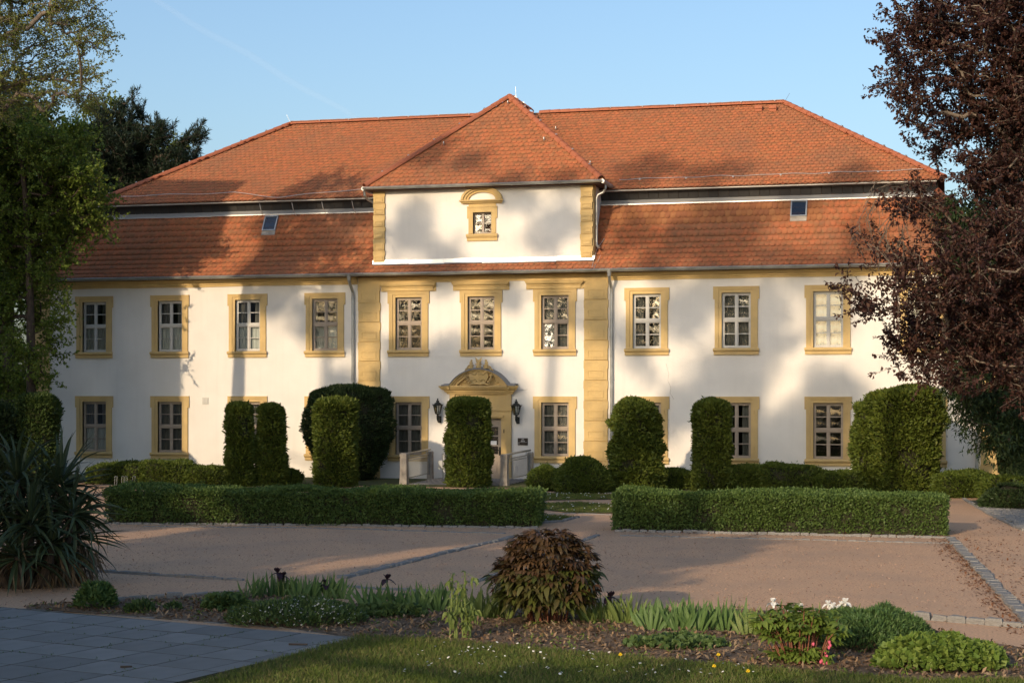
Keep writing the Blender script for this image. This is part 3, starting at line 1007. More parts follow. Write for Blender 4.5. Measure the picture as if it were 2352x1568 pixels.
# --- gutters and downpipes
def gutter(x0, x1, y, z, r=0.085, name="gutter", ends=True):
    mb = MB()
    n = 8
    ring = [(-math.cos(math.pi * i / n) * r, -math.sin(math.pi * i / n) * r) for i in range(n + 1)]
    ring = [(a, b) for a, b in ring] + [(a * 0.9, b * 0.9) for a, b in ring[::-1]]
    mb.prism_x([(y + a, z + b) for a, b in ring], x0, x1)
    mb.tube([(x0, y - r, z), (x1, y - r, z)], 0.014, 6)
    x = x0 + 0.3
    while x < x1:
        ring2 = [(y - math.cos(math.pi * i / n) * (r + 0.006), z - math.sin(math.pi * i / n) * (r + 0.006)) for i in range(n + 1)]
        ring2 += [(y - math.cos(math.pi * i / n) * r, z - math.sin(math.pi * i / n) * r) for i in range(n, -1, -1)]
        mb.prism_x(ring2, x, x + 0.03)
        x += 0.8
    return mb.obj(name, M["zinc"], house)
GY, GZ = -0.47, 6.83
gutter(-18.0, -5.0, GY, GZ); gutter(-4.99, 3.0, GY, GZ - 0.005); gutter(3.01, 15.95, GY, GZ)
mb = MB(); mb.box(-18.0, 15.9, -0.40, 0.0, 6.747, 6.765); mb.obj("soffit", M["wood_dark"], house)
def downpipe(x, y=-0.09, zt=6.72, zb=0.05, gx=0.0):
    mb = MB()
    mb.tube([(x - gx, GY, GZ - 0.03), (x - gx, GY, GZ - 0.22), (x - gx * 0.6, GY * 0.75, GZ - 0.36), (x, y - 0.03, GZ - 0.58), (x, y, GZ - 0.72), (x, y, zb)], [0.085, 0.055, 0.05, 0.05, 0.05, 0.05], 10)
    z = 6.0
    while z > 0.3:
        mb.tube([(x, y, z), (x, y, z + 0.035)], 0.062, 10); mb.box(x - 0.01, x + 0.01, y, 0, z, z + 0.03)
        z -= 1.35
    return mb.obj("downpipe", M["zinc"], house, smooth=False)
downpipe(-5.50); downpipe(3.34); downpipe(14.70, gx=-0.1)
# --- wall vent
mb = MB(); mb.box(-11.03, -10.81, -0.02, 0, 2.46, 2.70)
for i in range(2): mb.box(-11.01 + i * 0.1, -10.93 + i * 0.1, -0.028, -0.0205, 2.49, 2.67)
mb.obj("vent_grille", M["frame_white"], house)
# --- shutter pintles on the right-hand windows and the portal
mb = MB()
for x in (4.48, 7.35, 10.22):
    for sx in (-1, 1):
        for z in (1.05, 2.2): mb.box(x + sx * 0.57 - 0.012, x + sx * 0.57 + 0.012, -0.085, -0.0555, z, z + 0.11)
mb.obj("shutter_hook", M["ochre"], house)

# ------------------------------------------------------------------ the roof
RY, RZ = 6.4, 13.03
UE, UZ = 1.0, 9.55                                           # front eave of the upper roof
_b0, _b1, _b2, _b3 = (-0.44, 6.84), (0.02, 7.16), (0.40, 7.52), (0.74, 8.10)
LPROF = [tuple((1 - t) ** 3 * p + 3 * (1 - t) ** 2 * t * q + 3 * (1 - t) * t * t * r + t ** 3 * w for p, q, r, w in zip(_b0, _b1, _b2, _b3))
         for t in [i / 8 for i in range(9)]] + [(1.38, 9.20)]
UX0, UX1, URX0, URX1 = -15.85, 13.72, -10.35, 8.22
LX0, LX1, LTX0, LTX1 = -18.05, 15.97, -15.60, 13.50
DX0, DX1, DXC, DEZ, DEY, DAY, DAZ = -4.98, 3.04, -0.97, 9.70, -0.34, 3.35, 13.12
def uz(y): return UZ + (y - UE) / (RY - UE) * (RZ - UZ)
def lz(y):
    for (a, b), (c, d) in zip(LPROF, LPROF[1:]):
        if y <= c: return b + (y - a) / (c - a) * (d - b)
    return LPROF[-1][1]
def under_dormer(x, y, z):
    """True where the main roofs lie below the central gable and its roof."""
    if -4.66 < x < 2.62 and y > -0.04 and z < 9.7: return True
    side = DEZ + (min(x - DX0, DX1 - x)) / 4.01 * (DAZ - DEZ)
    front = DEZ + (y - DEY) / (DAY - DEY) * (DAZ - DEZ)
    return z > 9.4 and DX0 < x < DX1 and z < min(side, front) - 0.10
mb = MB()
by = 2 * RY - UE
e = 0.02
mb.poly([(UX0, UE, UZ - e), (UX1, UE, UZ - e), (URX1, RY, RZ - e), (URX0, RY, RZ - e)])
mb.poly([(UX1, UE, UZ - e), (UX1, by, UZ - e), (URX1, RY, RZ - e)])
mb.poly([(UX0, by, UZ - e), (UX0, UE, UZ - e), (URX0, RY, RZ - e)])
mb.poly([(UX1, by, UZ - e), (UX0, by, UZ - e), (URX0, RY, RZ - e), (URX1, RY, RZ - e)])
for k in range(len(LPROF) - 1):
    (ya, za), (yb, zb) = LPROF[k], LPROF[k + 1]
    fa, fb = (ya + 0.44) / 1.82, (yb + 0.44) / 1.82
    xa0, xb0 = LX0 + (LTX0 - LX0) * fa, LX0 + (LTX0 - LX0) * fb
    xa1, xb1 = LX1 + (LTX1 - LX1) * fa, LX1 + (LTX1 - LX1) * fb
    B = 2 * RY
    mb.poly([(xa0, ya, za - e), (xa1, ya, za - e), (xb1, yb, zb - e), (xb0, yb, zb - e)])
    mb.poly([(xa1, ya, za - e), (xa1, B - ya, za - e), (xb1, B - yb, zb - e), (xb1, yb, zb - e)])
    mb.poly([(xa0, B - ya, za - e), (xa0, ya, za - e), (xb0, yb, zb - e), (xb0, B - yb, zb - e)])
    mb.poly([(xa1, B - ya, za - e), (xa0, B - ya, za - e), (xb0, B - yb, zb - e), (xb1, B - yb, zb - e)])
mb.poly([(DX0, DEY, DEZ - e), (DX1, DEY, DEZ - e), (DXC, DAY, DAZ - e)])
mb.poly([(DX1, DEY, DEZ - e), (DX1, 4.5, DEZ - e), (DXC, 6.6, DAZ - e), (DXC, DAY, DAZ - e)])
mb.poly([(DX0, DEY, DEZ - e), (DXC, DAY, DAZ - e), (DXC, 6.6, DAZ - e), (DX0, 4.5, DEZ - e)])
roof = mb.obj("roof", M["tile_base"], house)

# beaver-tail tiles in crown courses: two layers per course, the lower one shifted by half a tile
TW, TL, CR = 0.178, 0.30, 0.25
T_a = np.array([-1, 1, 1, 0.62, 0, -0.62, -1, 1, 0.62, 0, -0.62, -1]) * (TW / 2 - 0.003)
T_b = np.array([TL, TL, 0.055, 0.014, 0, 0.014, 0.055, 0.055, 0.014, 0, 0.014, 0.055])
T_h = np.array([0.0, 0.0, 1, 1, 1, 1, 1, 0, 0, 0, 0, 0])
T_tri = np.array([(0, 6, 5), (0, 5, 4), (0, 4, 1), (1, 4, 3), (1, 3, 2), (2, 3, 8), (2, 8, 7), (3, 4, 9), (3, 9, 8), (4, 5, 10), (4, 10, 9), (5, 6, 11), (5, 11, 10)])
def tile_arrays(O, E, U, N, layer):
    """vertices for tiles at O (k,3): E along the eave, U up the slope, N out of the roof."""
    k = len(O)
    lo, hi = (0.014, 0.036) if layer else (-0.008, 0.012)
    if not layer: pass
    tilt = rng.normal(size=(k, 1)) * 0.0025
    h = np.where(T_b[None] > 0.2, 0.0, np.where(T_h[None] > 0, hi, lo)) + tilt * (T_b[None] < 0.1) + rng.normal(size=(k, 1)) * 0.001
    h = h + np.where(T_b[None] > 0.2, 0.002 + 0.010 * layer, 0)
    b = T_b[None] + rng.normal(size=(k, 1)) * 0.004 - (0.0 if layer else 0.012)
    V = O[:, None, :] + E[:, None, :] * T_a[None, :, None] + U[:, None, :] * b[:, :, None] + N[:, None, :] * h[:, :, None]
    return V
def tile_roof(prof, xl, xr, W, skip=None, first=0.0, CR=CR):
    """prof: [(depth, z)] from eave to ridge; xl/xr(f) ends of a course; W maps (x, depth, z) to the place."""
    P = np.array(prof, float)
    seg = np.linalg.norm(np.diff(P, axis=0), axis=1)
    cum = np.concatenate([[0], np.cumsum(seg)])
    out = []
    s = first
    row = 0
    while s < cum[-1] - 0.06:
        i = min(int(np.searchsorted(cum, s, side="right")) - 1, len(seg) - 1)
        t = (P[i + 1] - P[i]) / seg[i]
        p = P[i] + t * (s - cum[i])
        f = (p[0] - P[0, 0]) / (P[-1, 0] - P[0, 0])
        a, b = xl(f), xr(f)
        for layer in (0, 1):
            x0 = math.ceil((a) / TW) * TW + (TW / 2 if (layer + row) % 2 else 0)
            xs = np.arange(x0, b, TW)
            if not len(xs): continue
            Ow = np.array([W(x, p[0], p[1]) for x in xs])
            e0 = np.array(W(1, 0, 0)) - np.array(W(0, 0, 0))
            u0 = np.array(W(0, t[0], t[1])) - np.array(W(0, 0, 0))
            n0 = np.cross(e0, u0)
            if n0[2] < 0: n0 = -n0
            if skip is not None:
                keep = np.array([not skip(*(o + u0 * 0.12)) for o in Ow])
                Ow = Ow[keep]
                if not len(Ow): continue
            k = len(Ow)
            out.append((tile_arrays(Ow, np.tile(e0, (k, 1)), np.tile(u0, (k, 1)), np.tile(n0, (k, 1)), layer), layer, Ow))
        s += CR
        row += 1
    return out
parts = []
lin = lambda a, b: (lambda f: a + (b - a) * f)
Wf = lambda x, d, z: (x, d, z)
low = tile_roof(LPROF, lin(LX0, LTX0), lin(LX1, LTX1), Wf, under_dormer)
parts += tile_roof([(UE - 0.03, UZ), (RY, RZ)], lin(UX0, URX0), lin(UX1, URX1), Wf, under_dormer, CR=0.225)
parts += tile_roof([(DEY - 0.03, DEZ), (DAY, DAZ)], lin(DX0, DXC), lin(DX1, DXC), Wf, CR=0.225)
# right and left ends, turned by a quarter
lp = [((y + 0.44) * (LX1 - LTX1) / 1.82, z) for y, z in LPROF]
parts += tile_roof(lp, lin(-0.44, 1.38), lin(2 * RY + 0.44, 2 * RY - 1.38), lambda x, d, z: (LX1 - d, x, z))
parts += tile_roof(lp, lin(-0.44, 1.38), lin(2 * RY + 0.44, 2 * RY - 1.38), lambda x, d, z: (LX0 + d, x, z))
parts += tile_roof([(0, UZ), (UX1 - URX1, RZ)], lin(UE, RY), lin(by, RY), lambda x, d, z: (UX1 - d, x, z))
parts += tile_roof([(0, UZ), (URX0 - UX0, RZ)], lin(UE, RY), lin(by, RY), lambda x, d, z: (UX0 + d, x, z))
# the 300 front tiles that show largest (the right wing's lower slope) stand singly
single, rest = [], []
cand = []
for V, layer, O in low:
    for k in range(len(O)):
        if layer == 1 and 3.1 < O[k][0] < 9.9 and O[k][2] > 8.12: cand.append(V[k])
        else: rest.append(V[k])
cand.sort(key=lambda v: -v[4][0])
single, rest = cand[:300], rest + cand[300:]
V = np.concatenate([np.array(rest).reshape(-1, 12, 3)] + [p[0] for p in parts])
k = len(V)
Q = (T_tri[None] + (np.arange(k) * 12)[:, None, None]).reshape(-1, 3)
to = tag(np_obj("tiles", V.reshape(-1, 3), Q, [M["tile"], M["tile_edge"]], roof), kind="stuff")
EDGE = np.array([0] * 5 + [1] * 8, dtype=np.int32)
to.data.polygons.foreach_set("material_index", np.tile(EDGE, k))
M["tile_single"] = mat("clay_tile_single", (0.45, 0.13, 0.05), 0.75, col2=(0.42, 0.125, 0.05), scale=6, bump=0.003, bscale=60,
                       col3=(0.19, 0.10, 0.058), scale3=0.45, f3=0.55)
tone = [mat("clay_tile_tone", c, 0.75, bump=0.003, bscale=60, col3=(0.19, 0.10, 0.058), scale3=0.45, f3=0.4)
        for c in ((0.24, 0.09, 0.039), (0.284, 0.112, 0.043), (0.30, 0.126, 0.05), (0.258, 0.097, 0.04))]
base_o = single[0][4].copy()
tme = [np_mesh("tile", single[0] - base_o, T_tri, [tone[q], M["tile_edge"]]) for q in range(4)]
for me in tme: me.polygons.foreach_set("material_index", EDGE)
tilt_of = {}
for v in single:
    u = v[0] - v[6]
    sl = math.atan2(u[2], u[1]) - math.atan2(single[0][0][2] - single[0][6][2], single[0][0][1] - single[0][6][1])
    inst(tme[random.randrange(4)], "tile", roof, tuple(v[4]), (sl, 0, 0))

# ridge and hip tiles
def hip_mesh(L, r0, r1):
    mb = MB()
    n = 7
    for (x, r) in ((0, r0), (L, r1)):
        for i in range(n + 1):
            t = math.pi * i / n
            mb.v.append((x, -math.cos(t) * r, math.sin(t) * r))
    for (x, r) in ((0, r0 - 0.018), (L, r1 - 0.018)):
        for i in range(n + 1):
            t = math.pi * i / n
            mb.v.append((x, -math.cos(t) * r, math.sin(t) * r))
    m = n + 1
    for i in range(n):
        mb.f.append((i, i + 1, m + i + 1, m + i)); mb.f.append((2 * m + i + 1, 2 * m + i, 3 * m + i, 3 * m + i + 1))
        mb.f.append((i + 1, i, 2 * m + i, 2 * m + i + 1)); mb.f.append((m + i, m + i + 1, 3 * m + i + 1, 3 * m + i))
    return mb.mesh("ridge_tile", M["ridge"])
HIP = hip_mesh(0.40, 0.135, 0.112)
CLIP = MB(); CLIP.box(-0.022, 0.022, -0.03, 0.03, 0, 0.06); CLIP = CLIP.mesh("hip_clip", M["zinc_new"])
def hip_line(a, b, lift=0.0, clips=True):
    a, b = Vector(a), Vector(b)
    d = b - a
    n = int(d.length / 0.36)
    u = d.normalized()
    for i in range(n):
        p = a + u * (i * d.length / n)
        rot = u.to_track_quat("X", "Z").to_euler()
        inst(HIP, "ridge_tile", roof, (p.x, p.y, p.z + lift + 0.03), (rot.x, rot.y - 0.02, rot.z + random.uniform(-0.012, 0.012)))
        if clips and i % 3 == 2:
            inst(CLIP, "hip_clip", roof, (p.x, p.y, p.z + lift + 0.145), rot)
hip_line((UX0, UE, UZ), (URX0, RY, RZ)); hip_line((UX1, UE, UZ), (URX1, RY, RZ))
hip_line((URX0, RY, RZ), (-1.2, RY, RZ), clips=False); hip_line((URX1, RY, RZ), (-0.6, RY, RZ), clips=False)
hip_line((DX0, DEY, DEZ), (DXC, DAY, DAZ)); hip_line((DX1, DEY, DEZ), (DXC, DAY, DAZ)); hip_line((DXC, DAY, DAZ), (DXC, 6.5, DAZ))
fr_ = lambda y: (y + 0.44) / 1.82
def hip_seg(a, b, clips=False):
    hip_line(a, b, clips=clips) if (Vector(b) - Vector(a)).length > .3 else None
for k in range(len(LPROF) - 1):
    (ya, za), (yb, zb) = LPROF[k], LPROF[k + 1]
    hip_seg((LX1 + (LTX1 - LX1) * fr_(ya), ya, za), (LX1 + (LTX1 - LX1) * fr_(yb), yb, zb), clips=False)
    hip_seg((LX0 + (LTX0 - LX0) * fr_(ya), ya, za), (LX0 + (LTX0 - LX0) * fr_(yb), yb, zb), clips=False)
# slate band and flashing between the two roofs
for a, b in ((-15.60, -4.70), (2.66, 13.50)):
    mb = MB()
    x = a
    while x < b - 0.02:
        x2 = min(x + 0.33, b)
        k = random.uniform(-0.006, 0.006)
        mb.poly([(x, 1.40 + k, 9.16), (x2 - 0.012, 1.40 - k, 9.16), (x2 - 0.012, 1.22 - k, 9.54), (x, 1.22 + k, 9.54)])
        x = x2
    mb.obj("slate_band", M["slate"], house)
    mb = MB(); mb.box(a - 0.05, b + 0.05, 1.43, 1.5, 9.10, 9.54); mb.obj("band_backing", M["wood_dark"], house)
    mb = MB()
    n = int((b - a) / 1.9)
    for i in range(n):
        xa, xb = a + (b - a) * i / n, a + (b - a) * (i + 1) / n
        dz = random.uniform(-0.008, 0.008)
        mb.poly([(xa, 1.235, 9.085 + dz), (xb, 1.235, 9.085 + dz), (xb, 1.36, 9.215 + dz), (xa, 1.36, 9.215 + dz)])
        mb.poly([(xa, 1.235, 9.05 + dz), (xb, 1.235, 9.05 + dz), (xb, 1.235, 9.0851 + dz), (xa, 1.235, 9.0851 + dz)])
        mb.poly([(xa, 1.36, 9.215 + dz), (xb, 1.36, 9.215 + dz), (xb, 1.39, 9.235 + dz), (xa, 1.39, 9.235 + dz)])
    mb.obj("flashing", M["zinc_new"], house)
    mb = MB(); mb.box(a, b, 1.02, 1.24, 9.495, 9.535); mb.obj("eave_board", M["frame_white"], house)
mb = MB()
for x in (13.5, -15.6):
    mb.box(x - 0.02, x + 0.02, 1.35, 2 * RY - 1.35, 9.16, 9.5)
mb.obj("slate_band", M["slate"], house)

# --- the central gable
mb = MB()
dh = [(-1.31, -0.68, 8.10, 8.80)]
holed_wall(mb, -4.74, 2.70, 7.0, 9.66, dh, -0.05)
a, b, c, d = dh[0]
mb.poly([(a, -.05, c), (a, .4, c), (a, .4, d), (a, -.05, d)]); mb.poly([(b, -.05, c), (b, -.05, d), (b, .4, d), (b, .4, c)])
mb.poly([(a, -.05, d), (a, .4, d), (b, .4, d), (b, -.05, d)]); mb.poly([(a, -.05, c), (b, -.05, c), (b, .4, c), (a, .4, c)])
mb.poly([(-4.74, -.05, 7.0), (-4.74, -.05, 9.66), (-4.74, 2.0, 9.66), (-4.74, 2.0, 7.0)])
mb.poly([(2.70, -.05, 7.0), (2.70, 2.0, 7.0), (2.70, 2.0, 9.66), (2.70, -.05, 9.66)])
mb.obj("gable_wall", M["plaster"], house)
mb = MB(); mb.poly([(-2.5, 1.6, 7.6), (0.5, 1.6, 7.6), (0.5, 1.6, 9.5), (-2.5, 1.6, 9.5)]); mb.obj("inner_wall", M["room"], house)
mb = MB()
mb.box(2.70, 2.745, -0.03, 0.30, 7.25, 9.6)
mb.obj("quoin", M["ochre"], house)
# gable window with its arched pediment
cx = -0.995
mb = MB()
y0, y1 = 0.03, 0.09
w, h, zb = 0.315, 0.70, 8.10
mb.box(cx - w, cx - w + .04, y0, y1, zb, zb + h); mb.box(cx + w - .04, cx + w, y0, y1, zb, zb + h)
mb.box(cx - w + .04, cx + w - .04, y0, y1, zb, zb + .045); mb.box(cx - w + .04, cx + w - .04, y0, y1, zb + h - .045, zb + h)
mb.box(cx - .04, cx + .04, y0 - .01, y1, zb + .045, zb + h - .045)
for a, b in ((cx - w + .04, cx - .04), (cx + .04, cx + w - .04)):
    mb.box(a, b, y0 + .01, y1 - .01, zb + .335, zb + .365)
wd = mb.obj("window", M["frame_taupe"], house)
for a in (-0.157, 0.157):
    for z in (8.235, 8.565):
        mb = MB(); mb.poly([(-0.118, 0, -0.185), (0.118, 0, -0.185), (0.118, 0, 0.185), (-0.118, 0, 0.185)])
        inst(mb.mesh("pane", M["glass_sky"] if a < 0 else M["glass"]), "pane", wd, (cx + a, 0.06, z), (random.uniform(-.02, .02), 0, random.uniform(-.03, .03)), (1, 1, 0.85))
mb = MB()
for sx in (-1, 1):
    x0, x1 = sorted((cx + sx * w, cx + sx * (w + .15))); mb.box(x0, x1, -0.095, 0.03, zb, zb + h)
    x0, x1 = sorted((cx + sx * (w + .15), cx + sx * (w + .20))); mb.box(x0, x1, -0.09, -0.05, zb + .5, zb + h + .16)
mb.box(cx - w - .15, cx + w + .15, -0.095, 0.03, zb + h, zb + h + .16)
mb.box(cx - w - .20, cx + w + .20, -0.11, -0.05, zb + h + .16, zb + h + .20)
mb.box(cx - w - .15, cx + w + .15, -0.088, -0.05, zb + h + .20, zb + h + .30)
mb.obj("surround", M["ochre"], wd)
mb = MB()
mb.prism_x([(-.05, 7.86), (-.10, 7.86), (-.10, 7.95), (-.13, 7.98), (-.155, 8.03), (-.15, 8.08), (-.05, 8.10)], cx - .49, cx + .49, 0.3, -0.3)
mb.obj("sill", M["ochre"], wd)
def arch_band(mb, c, z0, rx0, rz0, rx1, rz1, y, yb, n=22):
    """half-ellipse band between two radii, from y (front) to yb (back)."""
    k = len(mb.v)
    for i in range(n + 1):
        t = math.pi * i / n
        cs, sn = math.cos(t), math.sin(t)
        mb.v += [(c + rx0 * cs, y, z0 + rz0 * sn), (c + rx1 * cs, y, z0 + rz1 * sn), (c + rx1 * cs, yb, z0 + rz1 * sn), (c + rx0 * cs, yb, z0 + rz0 * sn)]
    for i in range(n):
        for q in range(4):
            a, b = k + i * 4 + q, k + i * 4 + (q + 1) % 4
            mb.f.append((a, b, b + 4, a + 4))
mb = MB()
z0 = zb + h + .30
mb.prism_x([(-.05, z0 - .01), (-.13, z0 - .01), (-.17, z0 + .04), (-.22, z0 + .06), (-.22, z0 + .10), (-.05, z0 + .12)], cx - .60, cx + .60, 0.7, -0.7)
arch_band(mb, cx, z0 + .11, .46, .25, .54, .32, -.12, -.05)
arch_band(mb, cx, z0 + .11, .54, .32, .62, .38, -.17, -.05)
arch_band(mb, cx, z0 + .11, .62, .38, .70, .44, -.22, -.05)
mb.obj("pediment", M["ochre"], wd)
# flashing under the gable, its gutter and pipes
mb = MB()
for i in range(6):
    xa, xb = -4.80 + 7.6 * i / 6, -4.80 + 7.6 * (i + 1) / 6 - 0.015
    dz = random.uniform(-0.01, 0.01)
    mb.poly([(xa, -0.10, 7.16 + dz), (xb, -0.10, 7.16 + dz), (xb, -0.085, 7.29 + dz), (xa, -0.085, 7.29 + dz)])
    mb.poly([(xa, -0.085, 7.29 + dz), (xb, -0.085, 7.29 + dz), (xb, -0.052, 7.295 + dz), (xa, -0.052, 7.295 + dz)])
    mb.poly([(xa, -0.16, 7.12 + dz), (xb, -0.16, 7.12 + dz), (xb, -0.10, 7.16 + dz), (xa, -0.10, 7.16 + dz)])
mb.obj("flashing", M["zinc_new"], house)
gutter(-5.02, 3.10, DEY - 0.08, DEZ - 0.01, 0.075)
mb = MB(); mb.tube([(3.11, DEY - 0.08, DEZ - .04), (3.11, 1.0, DEZ - 0.05)], 0.07, 8); mb.tube([(-5.03, DEY - 0.08, DEZ - .04), (-5.03, 1.0, DEZ - 0.05)], 0.07, 8); mb.obj("gutter", M["zinc"], house)
mb = MB(); mb.box(-4.96, 3.02, -0.30, -0.05, 9.60, 9.64); mb.box(2.70, 3.02, -0.05, 2, 9.60, 9.64); mb.box(-4.96, -4.74, -0.05, 2, 9.60, 9.64)
mb.box(-4.95, 3.01, -0.34, -0.30, 9.58, 9.68); mb.obj("soffit", M["wood_dark"], house)
mb = MB()
mb.tube([(3.10, 0.12, 9.6), (3.10, 0.12, 9.48), (3.03, 0.14, 9.36), (2.85, 0.16, 9.28), (2.80, 0.16, 9.15), (2.80, 0.16, 7.75), (2.82, 0.10, 7.64), (2.92, -0.02, 7.56)], 0.042, 10)
mb.obj("downpipe", M["zinc"], house)
mb = MB()
mb.tube([(-5.02, -0.3, 9.6), (-5.02, -0.28, 9.45), (-4.97, -0.1, 9.32), (-4.83, 0.1, 9.24), (-4.82, 0.3, 9.1)], 0.042, 10)
mb.obj("downpipe", M["zinc"], house)
# --- skylights
def skylight(px, py, wdt, name="skylight"):
    y = 0.9
    for _ in range(20):
        p = wall(px, py, y); zz = lz(y); y += (p.z - zz) / 1.75 * 0.8
    x, z = wall(px, py, y).x, lz(y)
    t = Vector((0, 0.88, 1.54)).normalized(); n = Vector((0, -1.54, 0.88)).normalized()
    def pt(a, b, c): q = Vector((x, y, z)) + Vector((1, 0, 0)) * a + t * b + n * c; return tuple(q)
    def bx(mb, a0, a1, b0, b1, c0, c1):
        k = len(mb.v)
        mb.v += [pt(a0, b0, c0), pt(a1, b0, c0), pt(a1, b1, c0), pt(a0, b1, c0), pt(a0, b0, c1), pt(a1, b0, c1), pt(a1, b1, c1), pt(a0, b1, c1)]
        mb.f += [tuple(k + i for i in q) for q in ((0, 3, 2, 1), (4, 5, 6, 7), (0, 1, 5, 4), (1, 2, 6, 5), (2, 3, 7, 6), (3, 0, 4, 7))]
    w, h = wdt, 0.31
    mb = MB()
    bx(mb, -w, -w + .04, -h, h, 0.0, .09); bx(mb, w - .04, w, -h, h, 0.0, .09); bx(mb, -w + .04, w - .04, h - .05, h, 0.0, .095); bx(mb, -w + .04, w - .04, -h, -h + .035, 0, .085)
    o = mb.obj(name, M["zinc"], house)
    mb = MB(); bx(mb, -w + .04, w - .04, -h + .035, h - .05, 0.03, 0.07); mb.obj("pane", M["glass_roof"], o)
    mb = MB(); bx(mb, -w + .03, w - .03, -h + .03, h - .05, 0.01, 0.02); mb.obj("backing", M["slate"], o)
    mb = MB(); bx(mb, -w, w, -h - .17, -h, 0.02, .045); mb.obj("apron", M["old_stone"], o)
skylight(622, 515, 0.25); skylight(1835, 481, 0.26)
# --- vent tiles, roof hooks, conductor wires, finial rods
def on_upper(px, py):
    y = 4.0
    for _ in range(30):
        p = wall(px, py, y); y += (p.z - uz(y)) / 0.64 * 0.5
    return wall(px, py, y)
for px in (1743, 1776):
    p = on_upper(px, 254)
    mb = MB(); mb.box(-.12, .12, -.16, .16, -.05, .15); mb.box(-.13, .13, -.20, -.161, .04, .16)
    mb.obj("vent_tile", M["ridge"], house, tuple(p))
HK = MB(); HK.tube([(0, .03, 0), (0, -.02, .10), (0, -.07, .14), (0, -.12, .12), (0, -.13, .06), (0, -.09, .0)], .014, 6); HK = HK.mesh("roof_hook", M["steel"])
for px, py in ((1278, 300), (1357, 380)):
    inst(HK, "roof_hook", house, tuple(on_upper(px, py)))
for px, py in ((1251, 325), (1021, 335), (1168, 241)):
    y = 1.5
    for _ in range(30):
        p = wall(px, py, y); zz = DEZ + (y - DEY) / (DAY - DEY) * (DAZ - DEZ); y += (p.z - zz) / 0.93 * 0.5
    inst(HK, "roof_hook", house, tuple(wall(px, py, y)))
def wire(pts, r=0.011):
    mb = MB(); mb.tube(pts, r, 5); return mb
mb = MB()
pts = []
for i in range(60):
    x = 3.3 + (13.4 - 3.3) * i / 59
    y = UE + 0.45 + 0.02 * math.sin(x * 5)
    pts.append((x, y, uz(y) + 0.09 + 0.012 * math.sin(x * 3.1)))
mb.tube(pts, 0.010, 5)
for i in range(4, 60, 9):
    mb.ball((pts[i][0], pts[i][1], pts[i][2] - .03), .035, .035, .04)
mb.obj("conductor_wire", M["wire"], house)
mb = MB()
pts = []
for i in range(60):
    x = -15.3 + (-5.1 + 15.3) * i / 59
    t = max(0, min(1, (x + 10.5) / 2.0)) * max(0, min(1, (-5.6 - x) / 3.0))
    y = UE + 0.40 - t * 0.65
    pts.append((x, y, uz(UE + .4) + 0.09 - 0.30 * t + 0.02 * math.sin(x * 2.3)))
mb.tube(pts, 0.011, 5)
for x in (-9.3, -8.1, -7.0, -5.9):
    mb.tube([(x, 0.9, 9.42), (x + .03, 0.95, 9.2), (x + .06, 1.15, 9.0)], .012, 5)
mb.obj("conductor_wire", M["wire"], house)
mb = MB(); pts = []
for i in range(64):
    x = URX0 + (URX1 - URX0) * i / 63
    if -3.0 < x < 1.0: 
        continue
    pts.append((x, RY - 0.13, RZ + 0.13 + 0.006 * math.sin(x * 4)))
l_ = [p for p in pts if p[0] < -1]; r_ = [p for p in pts if p[0] > -1]
mb.tube(l_, .010, 5); mb.tube(r_, .010, 5)
for p in pts[::4]: mb.ball((p[0], p[1], p[2] - .02), .03, .03, .03)
mb.obj("ridge_wire", M["wire"], house)
mb = MB(); mb.tube([(DXC + .22, DAY + .1, DAZ), (DXC + .19, DAY + .1, DAZ + .42)], .007, 5)
mb.tube([(URX0, RY, RZ), (URX0 - .2, RY, RZ + .40)], .006, 5); mb.tube([(URX1, RY, RZ), (URX1 + .22, RY, RZ + .38)], .006, 5)
mb.obj("air_terminal", M["steel"], house)
mb = MB()
for x, y, z in ((2.95, 0.0, 7.30), (2.86, -0.3, 7.0)): mb.tube([(x, y, z), (x - .03, y - .25, z - .22)], .008, 5)
mb.tube([(2.98, 0.55, 7.9), (2.80, 0.25, 7.55), (2.78, 0.0, 7.3), (2.76, -0.45, 6.86)], .009, 5)
mb.obj("conductor_wire", M["wire"], house)

# ------------------------------------------------------------------ the portal
cx = DOORX
mb = MB()
for sx in (-1, 1):
    a, b = sorted((cx + sx * 0.70, cx + sx * 0.87)); mb.box(a, b, -0.06, 0.12, 0.0, 2.14)
    a, b = sorted((cx + sx * 0.87, cx + sx * 1.045)); mb.box(a, b, -0.12, 0.0, 0.0, 2.82)
    a, b = sorted((cx + sx * 0.84, cx + sx * 1.075)); mb.box(a, b, -0.15, 0.0, 2.27, 2.36)
mb.box(cx - 0.70, cx + 0.70, -0.06, 0.12, 2.02, 2.14)
mb.box(cx - 0.80, cx + 0.80, -0.10, -0.0605, 2.06, 2.13)
mb.box(cx - 0.87, cx + 0.87, -0.05, 0.0, 2.14, 2.82)
mb.box(cx - 0.84, cx + 0.84, -0.08, -0.0505, 2.27, 2.33)
portal = mb.obj("portal", M["ochre"], house)
mb = MB()
mb.prism_x([(0, 2.82), (-.13, 2.82), (-.15, 2.87), (-.20, 2.89), (-.21, 2.94), (-.28, 2.97), (-.34, 3.04), (-.36, 3.05), (-.36, 3.09), (0, 3.10)], cx - 1.0, cx + 1.0, 1.0, -1.0)
mb.obj("entablature", M["ochre"], portal)
def ped_curve(t, r):
    """round arch between t = -1 and 1; r is the offset from the middle ring, outwards."""
    th = 1.12 * t
    R = 1.16 + r * 0.11
    return R * math.sin(th), 3.64 - 1.16 + R * math.cos(th)
